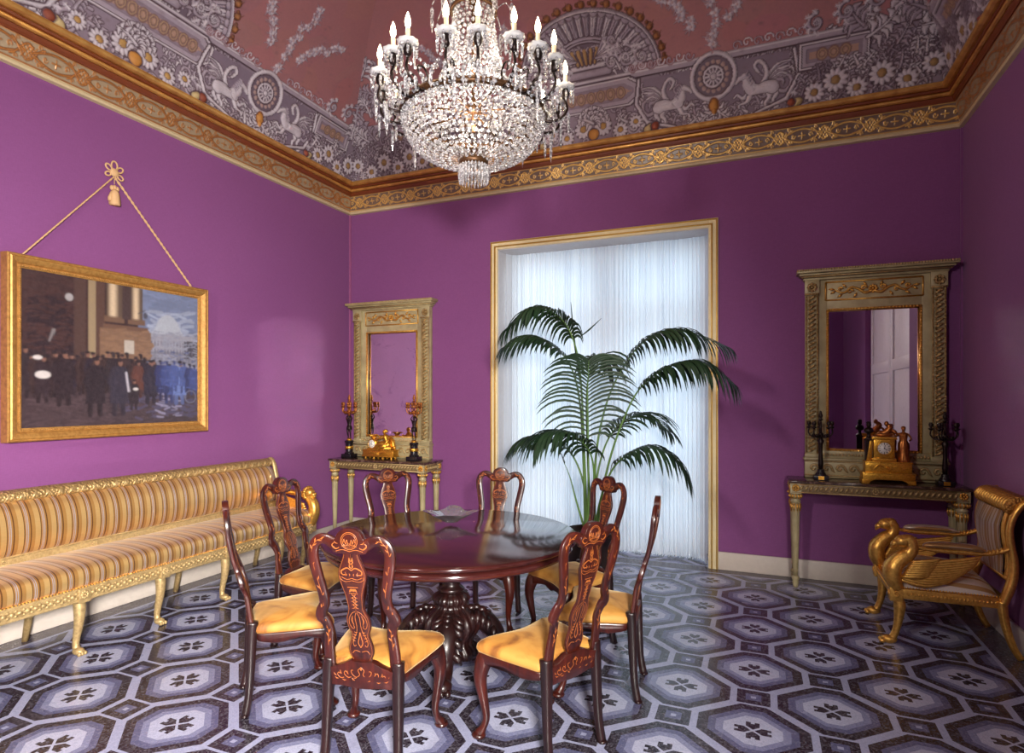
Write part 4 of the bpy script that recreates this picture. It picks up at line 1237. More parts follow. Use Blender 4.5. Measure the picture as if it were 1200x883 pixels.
# upholstered back
b = MB()
def bk(u, v):
    y = (-1+2*u)*.225; z = .50+.395*v
    x = float(np.interp(z, [.5, .6, .7, .8, .9], [.262, .268, .254, .248, .270]))-.022-.028*math.sin(PI*u)*math.sin(PI*min(max(v, .02), .98))**.5
    return (x, y, z)
b.grid(bk, 20, 20); b.grid(lambda u, v: (bk(u, v)[0]+.05, (-1+2*u)*.225, .50+.395*v), 20, 20, flip=True)
b.build('back_cushion', MT['silk_chair'], ac)
b = MB()
for s in (-1, 1): b.tube(smooth_path([(.262, s*.235, .48), (.268, s*.235, .60), (.254, s*.235, .70), (.246, s*.235, .80), (.268, s*.235, .90)], 4), .016, 8)
b.tube([(.262, -.28, .485), (.262, .28, .485)], .018, 8)
b.build('back_frame', MT['gold_leaf'], ac)
# swans: breast rises from the seat corner, neck curls to a head; wing sweeps back
for s in (-1, 1):
    y = s*.283
    b = MB()
    b.tube(smooth_path([(-.325, y, .36), (-.352, y, .43), (-.350, y, .50), (-.310, y, .555), (-.262, y, .595), (-.245, y, .64), (-.262, y, .675), (-.300, y, .678)], 6),
           [.048, .066, .066, .052, .042, .038, .037, .034], 14, sq=[.75, .8, .85, 1, 1, 1, 1])
    b.ell((-.296, y, .670), (.050, .040, .040), 14, 9); b.ell((-.262, y, .690), (.036, .034, .026), 12, 7)
    b.tube([(-.325, y, .664), (-.350, y, .646), (-.358, y, .622)], [.026, .018, .006], 10)
    for q in (-1, 1): b.ell((-.318, y+q*.028, .680), .006, 6, 5)
    # flutes of the breast feathers
    for k in range(9):
        a = -1.3+k*.325
        yy = y+math.sin(a)*.048; dx = math.cos(a)
        b.tube(smooth_path([(-.325-.050*dx, yy, .435), (-.318-.054*dx, yy, .475), (-.298-.046*dx, yy, .525)], 3), [.007, .010, .006], 6)
    sw = b.build('swan_support', MT['gold_leaf'], ac)
    b = MB()
    for k in range(11):
        t = k/10
        x0, z0 = -.315+.055*t, .425+.10*t
        x1, z1 = -.06+.10*t+.05*math.sin(t*2), .435+.165*t
        xm, zm = (x0+x1)/2, (z0+z1)/2-.030*(1-t)
        b.tube(smooth_path([(x0, y+s*.012, z0), (xm, y+s*.022, zm), (x1, y+s*.010, z1), (x1+.035, y+s*.004, z1+.016)], 4), [.010, .0135, .011, .003], 8, sq=.9, up=(0, 1, 0))
    for k in range(8):
        t = k/7
        b.tube(smooth_path([(-.305+.05*t, y+s*.026, .445+.10*t), (-.21+.05*t, y+s*.034, .455+.105*t), (-.155+.06*t, y+s*.028, .470+.11*t)], 3), [.010, .015, .005], 8, sq=.6, up=(0, 1, 0))
    b.build('wing', MT['gold_leaf'], sw)
    # arm and its pad
    b = MB()
    b.tube(smooth_path([(-.255, y, .650), (-.19, y, .635), (-.10, y, .630), (.05, y, .632), (.14, y, .630), (.20, y, .645), (.262, y, .675)], 5), [.018, .018, .024, .026, .02, .018, .024], 10, sq=.7)
    for k in range(5): b.ell((.16+.02*k, y, .640+.006*k), (.010, .026-.002*k, .018), 8, 5)
    am = b.build('arm', MT['gold_leaf'], ac)
    b = MB()
    b.tube(smooth_path([(-.185, y, .652), (-.15, y, .660), (-.05, y, .664), (.06, y, .662), (.12, y, .655), (.14, y, .650)], 4), [.012, .032, .040, .040, .030, .008], 12, sq=.55, up=(0, 0, 1))
    b.build('arm_pad', MT['silk_chair'], am)
    # front leg
    b = MB()
    b.bb((-.372, y-.034, .285), (-.300, y+.034, .372))
    rosette(b, (-.374, y, .333), .022); rosette(b, (-.336, y+s*.036, .333), .022, 'y')
    b.build('corner_block', MT['gold_leaf'], ac, bevel=.002)
    b = MB()
    b.tube(smooth_path([(-.320, y, .29), (-.312, y, .25), (-.318, y, .17), (-.330, y, .10), (-.345, y, .055), (-.36, y, .03)], 5), [.030, .036, .027, .022, .022, .025], 12)
    paw(b, -.372, y, 0, -1, 1.15)
    b.build('leg', MT['gold_leaf'], ac)
# ---------------------------------------------------------------- small gilt / bronze figures grown on one skeleton
def statuette(name, mat, parent, loc, s, J, robe=None, rz=0):
    """J: joint overrides; unit figure is 1 tall, faces -y"""
    D = dict(pel=(0,0,.52), che=(0,0,.72), nec=(0,0,.84), hea=(0,-.01,.90), top=(0,-.005,.97),
             sl=(-.10,0,.80), el=(-.15,-.02,.65), hl=(-.17,-.08,.53), sr=(.10,0,.80), er=(.15,-.02,.65), hr=(.17,-.08,.53),
             pl=(-.06,0,.50), kl=(-.065,-.02,.28), fl=(-.07,.01,.04), tl=(-.075,-.06,.02), pr=(.06,0,.50), kr=(.065,-.02,.28), fr=(.07,.01,.04), tr=(.075,-.06,.02))
    D.update(J)
    rad = dict(pel=.075, che=.085, nec=.032, hea=.052, top=.04, sl=.04, el=.028, hl=.02, sr=.04, er=.028, hr=.02, pl=.055, kl=.038, fl=.022, tl=.018, pr=.055, kr=.038, fr=.022, tr=.018)
    E = [('pel','che'),('che','nec'),('nec','hea'),('hea','top'),('che','sl'),('sl','el'),('el','hl'),('che','sr'),('sr','er'),('er','hr'),('pel','pl'),('pl','kl'),('kl','fl'),('fl','tl'),('pel','pr'),('pr','kr'),('kr','fr'),('fr','tr')]
    ks = list(D); me = bpy.data.meshes.new(name)
    me.from_pydata([tuple(c*s for c in D[k]) for k in ks], [(ks.index(a), ks.index(b)) for a, b in E], [])
    o = bpy.data.objects.new(name, me); COL.objects.link(o); o.parent = parent; o.location = loc; o.rotation_euler = (0, 0, rz)
    sk = o.modifiers.new('skin', 'SKIN')
    lay = me.skin_vertices[0].data if me.skin_vertices else None
    if lay is None:
        bm = bmesh.new(); bm.from_mesh(me); bm.verts.layers.skin.verify(); bm.to_mesh(me); bm.free(); lay = me.skin_vertices[0].data
    for i, k in enumerate(ks):
        lay[i].radius = (rad[k]*s, rad[k]*s*.85); lay[i].use_root = (k == 'pel')
    sk.use_smooth_shade = True
    sb = o.modifiers.new('sub', 'SUBSURF'); sb.levels = 1; sb.render_levels = 1
    me.materials.append(mat)
    hx, hy, hz = [c*s for c in D['hea']]
    b = MB(); b.ell((hx, hy, hz+.012*s), (.052*s, .060*s, .070*s), 14, 10); b.ell((hx, hy+.022*s, hz+.035*s), (.060*s, .058*s, .055*s), 12, 8); b.ell((hx, hy-.062*s, hz+.005*s), (.012*s, .014*s, .018*s), 6, 5); b.ell((hx, hy+.07*s, hz+.03*s), (.03*s, .03*s, .03*s), 8, 6)
    b.build('head', mat, o)
    if robe:
        b = MB(); b.lathe([(r*s, z*s) for r, z in robe], 28, flute=lambda a, z: 1+.10*math.sin(9*a+z*30)+.05*math.sin(17*a))
        b.build('robe', mat, o)
    return o

# ---------------------------------------------------------------- console tables
def console(x0, x1, yf, label):
    W = x1-x0; yb = YB-.03; Dp = yb-yf; cx_ = (x0+x1)/2; cy_ = (yf+yb)/2
    t = thing('console_table', label, 'table', (cx_, cy_, 0), 0, None)
    w, d = W/2, Dp/2
    b = MB(); b.bb((-w, -d, .882), (w, d, .905)); b.build('marble_top', MT['dark_marble'], t, bevel=.004)
    b = MB()
    for (lo, hi) in (((-w+.02, -d+.02, .80), (w-.02, -d+.045, .882)), ((-w+.02, d-.045, .80), (w-.02, d-.02, .882)), ((-w+.02, -d+.02, .80), (-w+.045, d-.02, .882)), ((w-.045, -d+.02, .80), (w-.02, d-.02, .882))):
        b.bb(lo, hi)
    ap = b.build('apron', MT['apron_brown'], t, bevel=.002)
    b = MB()
    for z, r in ((.875, .006), (.806, .006)):
        b.tube([(-w+.02, -d+.018, z), (w-.02, -d+.018, z)], r, 6)
        for s in (-1, 1): b.tube([(s*(w-.018), -d+.02, z), (s*(w-.018), d-.02, z)], r, 6)
    n = int((W-.2)/.036)
    for k in range(n+1):
        x = -w+.1+(W-.2)*k/n
        if abs(x) < .03: continue
        b.tube([(x-.016, -d+.018, .822), (x-.004, -d+.013, .843), (x+.014, -d+.018, .862)], [.004, .012, .004], 6)
    for s in (-1, 1):
        m = max(int((Dp-.14)/.036), 2)
        for k in range(m+1):
            y = -d+.08+(Dp-.16)*k/m
            b.tube([(s*(w-.018), y-.014, .822), (s*(w-.013), y, .843), (s*(w-.018), y+.014, .862)], [.004, .012, .004], 6)
    rosette(b, (0, -d+.015, .842), .032, 'y')
    b.build('gilt_carving', MT['gold_pale'], ap)
    for sx in (-1, 1):
        for sy in (-1, 1):
            x, y = sx*(w-.055), sy*(d-.055)
            b = MB()
            b.bb((x-.042, y-.042, .795), (x+.042, y+.042, .882))
            b.lathe([(.030, .795), (.044, .785), (.046, .770), (.036, .755), (.030, .745), (.040, .735), (.040, .722), (.034, .715)], 20, (x, y, 0))
            b.lathe([(.036, .715), (.034, .66), (.028, .40), (.021, .16), (.018, .10)], 64, (x, y, 0), flute=lambda a, z: 1-.10*abs(math.cos(6*a)))
            b.lathe([(.018, .10), (.028, .09), (.030, .075), (.022, .06), (.026, .045), (.022, .02), (.016, .0)], 20, (x, y, 0))
            lg = b.build('leg', MT['marquise_cream'], t, bevel=0)
            b = MB(); rosette(b, (x, y-.044, .842), .034, 'y'); b.build('rosette', MT['gold_leaf'], lg)
            b = MB(); rosette(b, (x+sx*.044, y, .842), .034, 'x'); b.build('rosette', MT['gold_leaf'], lg)
            b = MB()
            for k in range(12):
                a = 2*PI*k/12; b.tube([(x+.040*math.cos(a), y+.040*math.sin(a), .79), (x+.050*math.cos(a), y+.050*math.sin(a), .772), (x+.036*math.cos(a), y+.036*math.sin(a), .750)], [.004, .010, .004], 6)
            b.build('capital_leaves', MT['gold_leaf'], lg); b = MB()
            for k in range(10):
                a = 2*PI*k/10; b.tube([(x+.035*math.cos(a), y+.035*math.sin(a), .71), (x+.037*math.cos(a), y+.037*math.sin(a), .68), (x+.034*math.cos(a), y+.034*math.sin(a), .64)], [.006, .009, .002], 6)
            b.build('leaf_collar', MT['gold_leaf'], lg)
    return t
console(-4.525, -3.26, 5.43, 'cream and gilt console table in the left back corner beside the sofa')
console(.225, 1.492, 5.49, 'cream and gilt console table in the right back corner behind the armchair')

# ---------------------------------------------------------------- pier glasses
def wave(b, x0, x1, z, y, r=.036):
    n = max(int((x1-x0)/.1), 1); p = (x1-x0)/n
    for k in range(n):
        cx_ = x0+p*(k+.5)
        pts = [(cx_+r*(1-t*.9)*math.cos(.4+5.6*t), y, z+r*(1-t*.9)*math.sin(.4+5.6*t)) for t in [i/14 for i in range(15)]]
        tail = [(cx_+p*.62, y, z-r*.9), (cx_+p*.45, y, z-r*.4)]
        b.tube(tail+pts, [.004]+[.011]*6+[.010]*5+[.013], 6)
def pier(cx_, label, mm):
    Z = .9055
    t = thing('pier_mirror', label, 'mirror', (cx_, YB-.003, Z))
    # carcase
    b = MB()
    b.bb((-.52, -.085, 0), (.52, 0, .165)); b.bb((-.53, -.095, .150), (.53, 0, .170))
    b.bb((-.515, -.06, .17), (.515, 0, .235)); b.bb((-.515, -.05, .235), (-.345, 0, 1.715)); b.bb((.345, -.05, .235), (.515, 0, 1.715)); b.bb((-.345, -.05, 1.455), (.345, 0, 1.715))
    fr_ = b.build('frame', MT['marquise_cream'], t, bevel=.003)
    # glass
    b = MB(); b.bb((-.345, -.022, .235), (.345, -.014, 1.455)); b.build('glass', MT[mm], t)
    # gilt inner bead
    b = MB()
    for (x0, z0, x1, z1) in ((-.34, .24, -.34, 1.45), (.34, .24, .34, 1.45), (-.34, .24, .34, .24), (-.34, 1.45, .34, 1.45)):
        b.tube([(x0, -.05, z0), (x1, -.05, z1)], .011, 8)
        L = math.hypot(x1-x0, z1-z0); n = int(L/.024)
        for k in range(n+1): b.ell((x0+(x1-x0)*k/n, -.062, z0+(z1-z0)*k/n), (.009, .006, .009), 6, 4)
    b.build('beading', MT['gold_leaf'], fr_)
    # pilasters with twisted ribbon carving
    for s in (-1, 1):
        b = MB(); x = s*.462
        b.bb((x-.050, -.072, .19), (x+.050, -.05, 1.60)); b.bb((x-.058, -.08, .17), (x+.058, -.05, .20)); b.bb((x-.058, -.08, 1.585), (x+.058, -.05, 1.715))
        p = b.build('pilaster', MT['marquise_cream'], fr_, bevel=.002)
        b = MB()
        for e in (-.042, .042): b.tube([(x+e, -.073, .21), (x+e, -.073, 1.58)], .007, 6)
        k = 0; z = .22
        while z < 1.565:
            b.tube(smooth_path([(x-.030, -.074, z), (x-.010, -.083, z+.014), (x+.012, -.083, z+.030), (x+.030, -.074, z+.034)], 2), [.004, .012, .012, .004], 6)
            b.ell((x-.022, -.075, z+.030), (.010, .006, .009), 6, 4)
            z += .040; k += 1
        rosette(b, (x, -.084, 1.65), .045, 'y'); b.tube([(x-.055, -.082, 1.592), (x+.055, -.082, 1.592)], .008, 6)
        b.build('gilt_carving', MT['gold_pale_carved'], p)
    # frieze tablet with scrolling foliage
    b = MB()
    for (x0, z0, x1, z1) in ((-.355, 1.535, -.355, 1.69), (.355, 1.535, .355, 1.69), (-.355, 1.535, .355, 1.535), (-.355, 1.69, .355, 1.69)): b.tube([(x0, -.052, z0), (x1, -.052, z1)], .007, 6)
    for s in (-1, 1):
        b.tube(smooth_path([(0, -.056, 1.60), (s*.06, -.058, 1.585), (s*.11, -.058, 1.62), (s*.16, -.058, 1.635), (s*.20, -.058, 1.60), (s*.24, -.058, 1.595), (s*.29, -.056, 1.625)], 4), [.012, .012, .010, .010, .009, .004], 8)
        for cxx, cz, r in ((.07, 1.625, .025), (.17, 1.60, .024), (.245, 1.625, .018)):
            b.tube([(s*cxx+r*(1-q/14)*math.cos(q*.55), -.058, cz+r*(1-q/14)*math.sin(q*.55)) for q in range(13)], [.010, .007, .005], 6)
        for cxx, cz, a in ((.05, 1.64, 1.1), (.12, 1.585, -1), (.20, 1.635, .9), (.23, 1.58, -.6), (.29, 1.625, .1), (.28, 1.61, -.5)):
            b.tube([(s*cxx, -.056, cz), (s*(cxx+.022*math.cos(a)), -.064, cz+.022*math.sin(a)), (s*(cxx+.045*math.cos(a)), -.056, cz+.045*math.sin(a))], [.005, .011, .002], 6)
    rosette(b, (0, -.060, 1.615), .04, 'y')
    b.build('foliage_carving', MT['gold_leaf'], fr_)
    # running wave on the base
    b = MB()
    wave(b, -.50, -.10, .082, -.090); wave(b, .10, .50, .082, -.090); wave(b, -.10, .10, .082, -.090)
    for z in (.022, .142): b.tube([(-.52, -.088, z), (.52, -.088, z)], .006, 6)
    for k in range(44): b.ell((-.51+k*.0237, -.064, .20), (.010, .008, .014), 6, 4)
    b.build('wave_carving', MT['gold_pale'], fr_)
    # cornice
    b = MB()
    for (w_, d_, z0, z1) in ((.530, .075, 1.715, 1.735), (.545, .095, 1.735, 1.75), (.565, .120, 1.75, 1.768), (.585, .145, 1.768, 1.80)): b.bb((-w_, -d_, z0), (w_, 0, z1))
    co = b.build('cornice', MT['cream_paint_dark'], t, bevel=.004)
    b = MB()
    for k in range(60): b.ell((-.578+k*.0196, -.147, 1.79), (.009, .006, .010), 6, 4)
    b.tube([(-.548, -.100, 1.742), (.548, -.100, 1.742)], .006, 6)
    b.build('gilt_carving', MT['gold_pale'], co)
    return t
pier(-3.925, 'tall cream and gilt mirror with cloudy lilac glass above the left console table', 'mirror_old')
pier(.884, 'tall cream and gilt mirror reflecting a white door above the right console table', 'mirror_clear')

# ---------------------------------------------------------------- candelabra
def candelabrum(x, y, label, fig, group):
    t = thing('candelabrum', label, 'candelabrum', (x, y, .9055), 0, group)
    b = MB()
    if fig:
        b.bb((-.065, -.065, 0), (.065, .065, .045))
        b.lathe([(.052, .045), (.055, .055), (.045, .065), (.042, .07), (.042, .17), (.05, .18), (.052, .19), (.04, .20)], 24)
        b.build('pedestal', MT['black_base'], t, bevel=.002)
        b = MB(); b.lathe([(.0435, .10), (.047, .105), (.047, .13), (.0435, .135)], 24); b.ell((0, 0, .205), (.03, .03, .022), 14, 8); b.ell((0, -.046, .118), (.014, .008, .016), 8, 6)
        b.build('gilt_band', MT['gilt_clock'], t)
        statuette('bronze_figure', MT['dark_bronze'], t, (0, 0, .218), .27, dict(el=(-.15, -.02, .88), hl=(-.05, -.02, 1.02), er=(.16, 0, .88), hr=(.05, -.02, 1.02), kl=(-.05, -.05, .28), fl=(-.05, .02, .05), tl=(-.055, -.05, .02), sl=(-.10, 0, .82), sr=(.10, 0, .82)),
                  robe=[(.085, .56), (.10, .50), (.11, .42), (.10, .36)])
        b = MB(); b.tube([(0, 0, .48), (0, 0, .53)], [.010, .016], 10); b.ell((0, 0, .535), (.03, .03, .016), 12, 6)
        st = b.build('stem', MT['gilt_branch'], t)
        zb, Rr, zt, na = .535, .082, .60, 6
        bm_ = MT['gilt_branch']
    else:
        b.bb((-.055, -.055, 0), (.055, .055, .04)); b.lathe([(.045, .04), (.038, .055), (.028, .07), (.026, .09)], 20)
        b.build('pedestal', MT['black_base'], t, bevel=.002)
        b = MB(); b.bb((-.022, -.060, .008), (.022, -.054, .036)); b.build('gilt_plaque', MT['gilt_clock'], t)
        b = MB(); b.ell((0, 0, .33), (.022, .022, .014), 12, 6); b.build('gilt_knop', MT['gilt_clock'], t)
        b = MB(); b.lathe([(.016, .09), (.020, .14), (.014, .22), (.016, .30), (.026, .33), (.014, .345), (.010, .38)], 18, flute=lambda a, z: 1+.06*math.cos(8*a)); 
        b.ell((0, 0, .385), (.022, .022, .016), 12, 6)
        st = b.build('stem', MT['dark_bronze'], t)
        zb, Rr, zt, na = .385, .095, .455, 5
        bm_ = MT['dark_bronze']
    def cup(b, x, y, z):
        b.lathe([(.006, z-.012), (.020, z), (.022, z+.004), (.010, z+.006), (.010, z+.016), (.016, z+.028), (.017, z+.040), (.011, z+.046), (.014, z+.052)], 14, (x, y, 0))
    for k in range(na):
        a = 2*PI*k/na+.3; ca, sa = math.cos(a), math.sin(a)
        b = MB()
        b.tube(smooth_path([(0, 0, zb), (ca*Rr*.35, sa*Rr*.35, zb-.022), (ca*Rr*.75, sa*Rr*.75, zb-.018), (ca*Rr, sa*Rr, zb+.012), (ca*Rr*.96, sa*Rr*.96, zt-.02)], 4), [.007, .008, .006, .006, .006], 8)
        b.ell((ca*Rr*.6, sa*Rr*.6, zb-.01), (.012, .012, .014), 6, 5)
        cup(b, ca*Rr*.96, sa*Rr*.96, zt-.012)
        b.build('branch', bm_, t)
    b = MB(); b.tube([(0, 0, zb), (0, 0, zt+.045)], [.010, .007], 8); cup(b, 0, 0, zt+.052); b.ell((0, 0, zt+.11), (.010, .010, .018), 8, 6)
    b.build('finial', bm_, st)
    return t
G4 = 'candelabra standing on the two console tables'
candelabrum(-4.375, 5.62, 'bronze figure candelabrum with gilt branches, left of the reclining-figure clock', True, G4)
candelabrum(-3.505, 5.62, 'bronze figure candelabrum with gilt branches, right of the reclining-figure clock', True, G4)
candelabrum(.475, 5.62, 'slim dark candelabrum without a figure, left of the clock on the right console', False, G4)
candelabrum(1.345, 5.62, 'slim dark candelabrum without a figure, right of the clock on the right console', False, G4)

# ---------------------------------------------------------------- clocks
def dial(t, x, y, z, r):
    b = MB(); M = Matrix.Translation((x, y, z)) @ Matrix.Rotation(PI/2, 4, 'X')
    b.lathe([(0, 0), (r, 0), (r, .006), (0, .008)], 32, M=M)
    d = b.build('dial', MT['enamel_white'], t)
    b = MB(); b.tube([(x+(r+.003)*math.cos(2*PI*k/32), y-.005, z+(r+.003)*math.sin(2*PI*k/32)) for k in range(32)], .005, 6, closed=True)
    b.build('bezel', MT['gilt_clock'], d)
    b = MB()
    for k in range(12):
        a = 2*PI*k/12; l = .012 if k % 3 else .018
        b.box((0, 0, 0), (.0035, .001, l*r/.05), M=Matrix.Translation((x+math.sin(a)*r*.78, y-.009, z+math.cos(a)*r*.78)) @ Matrix.Rotation(a, 4, 'Y'))
    b.build('hour_mark', MT['ink_black'], d)
    b = MB()
    for a, l in ((.2, r*.62), (2.2, r*.45)):
        b.box((0, 0, l/2), (.0035, .001, l), M=Matrix.Translation((x, y-.011, z)) @ Matrix.Rotation(a, 4, 'Y'))
    b.ell((x, y-.011, z), (.005, .002, .005), 8, 5)
    b.build('clock_hand', MT['ink_black'], d)
    return d
# left: oblong base, drum dial at the left, seated robed figure at the right
ck = thing('mantel_clock', 'gilt clock with a drum dial beside a seated robed figure, on the left console', 'clock', (-3.93, 5.60, .9055), 0, 'gilt clocks on the console tables')
b = MB(); b.bb((-.20, -.055, .03), (.20, .055, .105)); b.bb((-.21, -.062, .03), (.21, .062, .042)); b.bb((-.207, -.06, .098), (.207, .06, .11))
for sx in (-.17, -.06, .06, .17):
    for sy in (-.04, .04): b.lathe([(.012, 0), (.018, .008), (.012, .02), (.014, .031)], 12, (sx, sy, 0))
rosette(b, (0, -.058, .07), .022, 'y')
for s in (-1, 1): b.tube([(s*.03, -.058, .07), (s*.08, -.060, .08), (s*.13, -.058, .068)], [.006, .009, .003], 6)
b.build('base', MT['gilt_clock'], ck, bevel=.002)
b = MB(); b.lathe([(0, -.03), (.055, -.03), (.06, -.024), (.06, .024), (.055, .03), (0, .03)], 28, M=Matrix.Translation((-.095, 0, .172)) @ Matrix.Rotation(PI/2, 4, 'X'))
b.bb((-.16, -.04, .108), (-.03, .04, .125)); b.ell((-.095, 0, .24), (.03, .02, .018), 10, 6)
for q in range(5): b.tube([(-.095+.01*(q-2), 0, .245), (-.095+.025*(q-2), -.01, .275), (-.095+.04*(q-2), -.01, .285-.008*abs(q-2))], [.006, .009, .003], 6)
b.build('drum_case', MT['gilt_clock'], ck)
dial(ck, -.095, -.032, .172, .046)
b = MB()      # seated draped figure leaning on the drum
b.tube(smooth_path([(.105, .0, .115), (.105, .0, .165), (.085, .0, .215), (.070, -.005, .255), (.066, -.005, .285)], 5), [.046, .050, .034, .040, .018], 16, sq=.85)
b.ell((.058, -.008, .308), (.021, .022, .026), 14, 10); b.ell((.068, .0, .318), (.023, .023, .022), 12, 8); b.ell((.084, .004, .314), (.012, .012, .012), 8, 6)
b.tube(smooth_path([(.105, -.02, .155), (.050, -.035, .172), (.005, -.040, .165), (-.010, -.044, .135), (-.020, -.046, .112)], 5), [.040, .038, .030, .022, .016], 12)
b.tube(smooth_path([(.110, -.01, .15), (.070, -.042, .150), (.035, -.048, .130), (.015, -.050, .112)], 5), [.036, .034, .026, .020], 12)
b.tube(smooth_path([(.060, -.02, .262), (.020, -.035, .240), (-.015, -.036, .232), (-.040, -.036, .245)], 4), [.016, .014, .011, .008], 10)
b.tube(smooth_path([(.095, -.015, .258), (.118, -.030, .220), (.105, -.050, .190), (.075, -.052, .180)], 4), [.017, .014, .011, .009], 10)
for k in range(9):   # falling folds of the robe
    x = .035+.0155*k
    b.tube(smooth_path([(x*.6+.05, -.03-.004*(k % 2), .185-.004*k), (x, -.050, .150), (x+.004, -.052, .113)], 3), [.005, .009, .010], 6)
b.tube(smooth_path([(.100, .03, .25), (.145, .02, .21), (.165, .01, .15), (.170, .0, .113)], 4), [.012, .026, .024, .020], 10)
b.ell((.19, -.01, .135), (.020, .020, .024), 10, 8)
b.build('seated_figure', MT['gilt_clock'], ck)
# right: temple shaped base, square dial block, standing figure at the right, bust group on top
ck = thing('mantel_clock', 'gilt clock with stepped base, bust and standing woman, on the right console', 'clock', (.95, 5.60, .9055), 0, 'gilt clocks on the console tables')
b = MB()
b.bb((-.18, -.075, .035), (.18, .075, .085))
for s in (-1, 1):
    b.prism([(s*.185, 0), (s*.135, 0), (s*.125, .02), (s*.09, .035), (s*.185, .035)], .15, 'y')
b.bb((-.185, -.08, .080), (.185, .08, .09)); b.bb((-.160, -.065, .09), (.160, .065, .175)); b.bb((-.165, -.07, .168), (.165, .07, .18))
rosette(b, (0, -.068, .13), .026, 'y')
for s in (-1, 1): b.tube(smooth_path([(s*.035, -.067, .135), (s*.07, -.069, .15), (s*.10, -.067, .12), (s*.13, -.067, .14)], 3), [.007, .008, .003], 6)
b.build('base', MT['gilt_clock'], ck, bevel=.0025)
b = MB(); b.bb((-.112, -.055, .18), (.058, .055, .205)); b.bb((-.10, -.048, .205), (.046, .05, .36)); b.bb((-.115, -.058, .355), (.06, .058, .378))
b.prism([(-.150, .18), (-.115, .18), (-.105, .345), (-.125, .345)], .05, 'y', -.02)
b.build('case', MT['gilt_clock'], ck, bevel=.0025)
dial(ck, -.027, -.049, .285, .048)
b = MB()      # reclining group and bust on top
b.ell((-.02, 0, .392), (.07, .035, .020), 12, 7); b.tube(smooth_path([(-.06, 0, .39), (-.01, 0, .41), (.02, 0, .45), (.0, 0, .475)], 4), [.02, .026, .024, .014], 10); b.ell((-.004, -.006, .482), (.017, .018, .021), 12, 8)
b.tube([(.02, 0, .44), (.05, -.02, .42), (.065, -.02, .40)], [.012, .010, .008], 8)
b.build('reclining_figure', MT['gilt_branch'], ck)
b = MB()
b.lathe([(.030, .345), (.034, .36), (.02, .37), (.012, .385), (.014, .40), (.032, .41), (.036, .425), (.026, .445), (.012, .452)], 16, (-.128, -.0, 0)); b.ell((-.128, -.004, .470), (.019, .021, .026), 12, 8); b.ell((-.128, .006, .487), (.019, .020, .014), 10, 6)
b.bb((-.155, -.03, .18), (-.112, .03, .345))
b.build('bust', MT['dark_bronze'], ck)
statuette('gilt_figure', MT['gilt_branch'], ck, (.112, -.005, .175), .29, dict(el=(-.20, -.02, .72), hl=(-.27, -.02, .80), er=(.19, -.03, .64), hr=(.10, -.13, .60), hea=(0, -.015, .91), top=(0, 0, .985)),
          robe=[(.15, .0), (.17, .03), (.14, .12), (.125, .28), (.13, .42), (.125, .52), (.085, .62), (.105, .72), (.10, .78), (.05, .83)])

# ---------------------------------------------------------------- painting and its cord
PYL, PYR, PZ0, PZ1 = 2.37, 3.71, 1.392, 2.458
pt = thing('framed_painting', 'large framed oil painting of a dark street crowd on the left wall', 'painting', (XL+.03, (PYL+PYR)/2, (PZ0+PZ1)/2))
W, H = PYR-PYL, PZ1-PZ0
rr = random.Random(11)
S_ = lambda r, g, b_: srgb(r, g, b_)[:3]
cv = Canvas(W, H, .0042, (*S_(34, 22, 26), 0))
q = lambda u, v: (u*W, v*H)
def R4(u0, v0, u1, v1, c): cv.rect(u0*W, v0*H, u1*W, v1*H, c)
def blur(n=1):
    for _ in range(n):
        C = cv.C; C[1:-1, 1:-1] = (C[1:-1, 1:-1]*2+C[:-2, 1:-1]+C[2:, 1:-1]+C[1:-1, :-2]+C[1:-1, 2:])/6
def smear(u0, u1, v0, v1, c, n, l=.05, w=.012, var=.15):
    for _ in range(n):
        x, y = rr.uniform(u0, u1)*W, rr.uniform(v0, v1)*H; k = rr.uniform(1-var, 1+var); a = rr.uniform(-.4, .4)
        cv.stroke([(x, y), (x+l*math.cos(a), y+l*math.sin(a))], w*rr.uniform(.5, 1.5), tuple(min(cc*k, 1) for cc in c), .0006)
R4(.58, .3, 1, 1, S_(92, 104, 132)); smear(.6, 1, .72, 1, S_(104, 116, 146), 260, .08, .02)      # sky
smear(.6, .95, .62, .85, S_(140, 150, 172), 60, .1, .02)
# far dome-roofed palace in pale blue
for k in range(30):
    a = PI*k/29; cv.stroke([q(.79+.12*math.cos(a), .66), q(.79+.10*math.cos(a)*.8, .66+.16*math.sin(a))], .02, S_(158, 164, 176), .001)
R4(.66, .5, .97, .68, S_(138, 138, 150)); R4(.68, .42, .99, .55, S_(112, 112, 126)); R4(.9, .5, 1, .64, S_(50, 50, 62))
for k in range(14):
    for j in range(3): cv.rect((.68+.021*k)*W, (.47+.06*j)*H, (.688+.021*k)*W, (.505+.06*j)*H, S_(92, 92, 108))
smear(.66, .98, .42, .7, S_(130, 134, 150), 160, .04, .008)
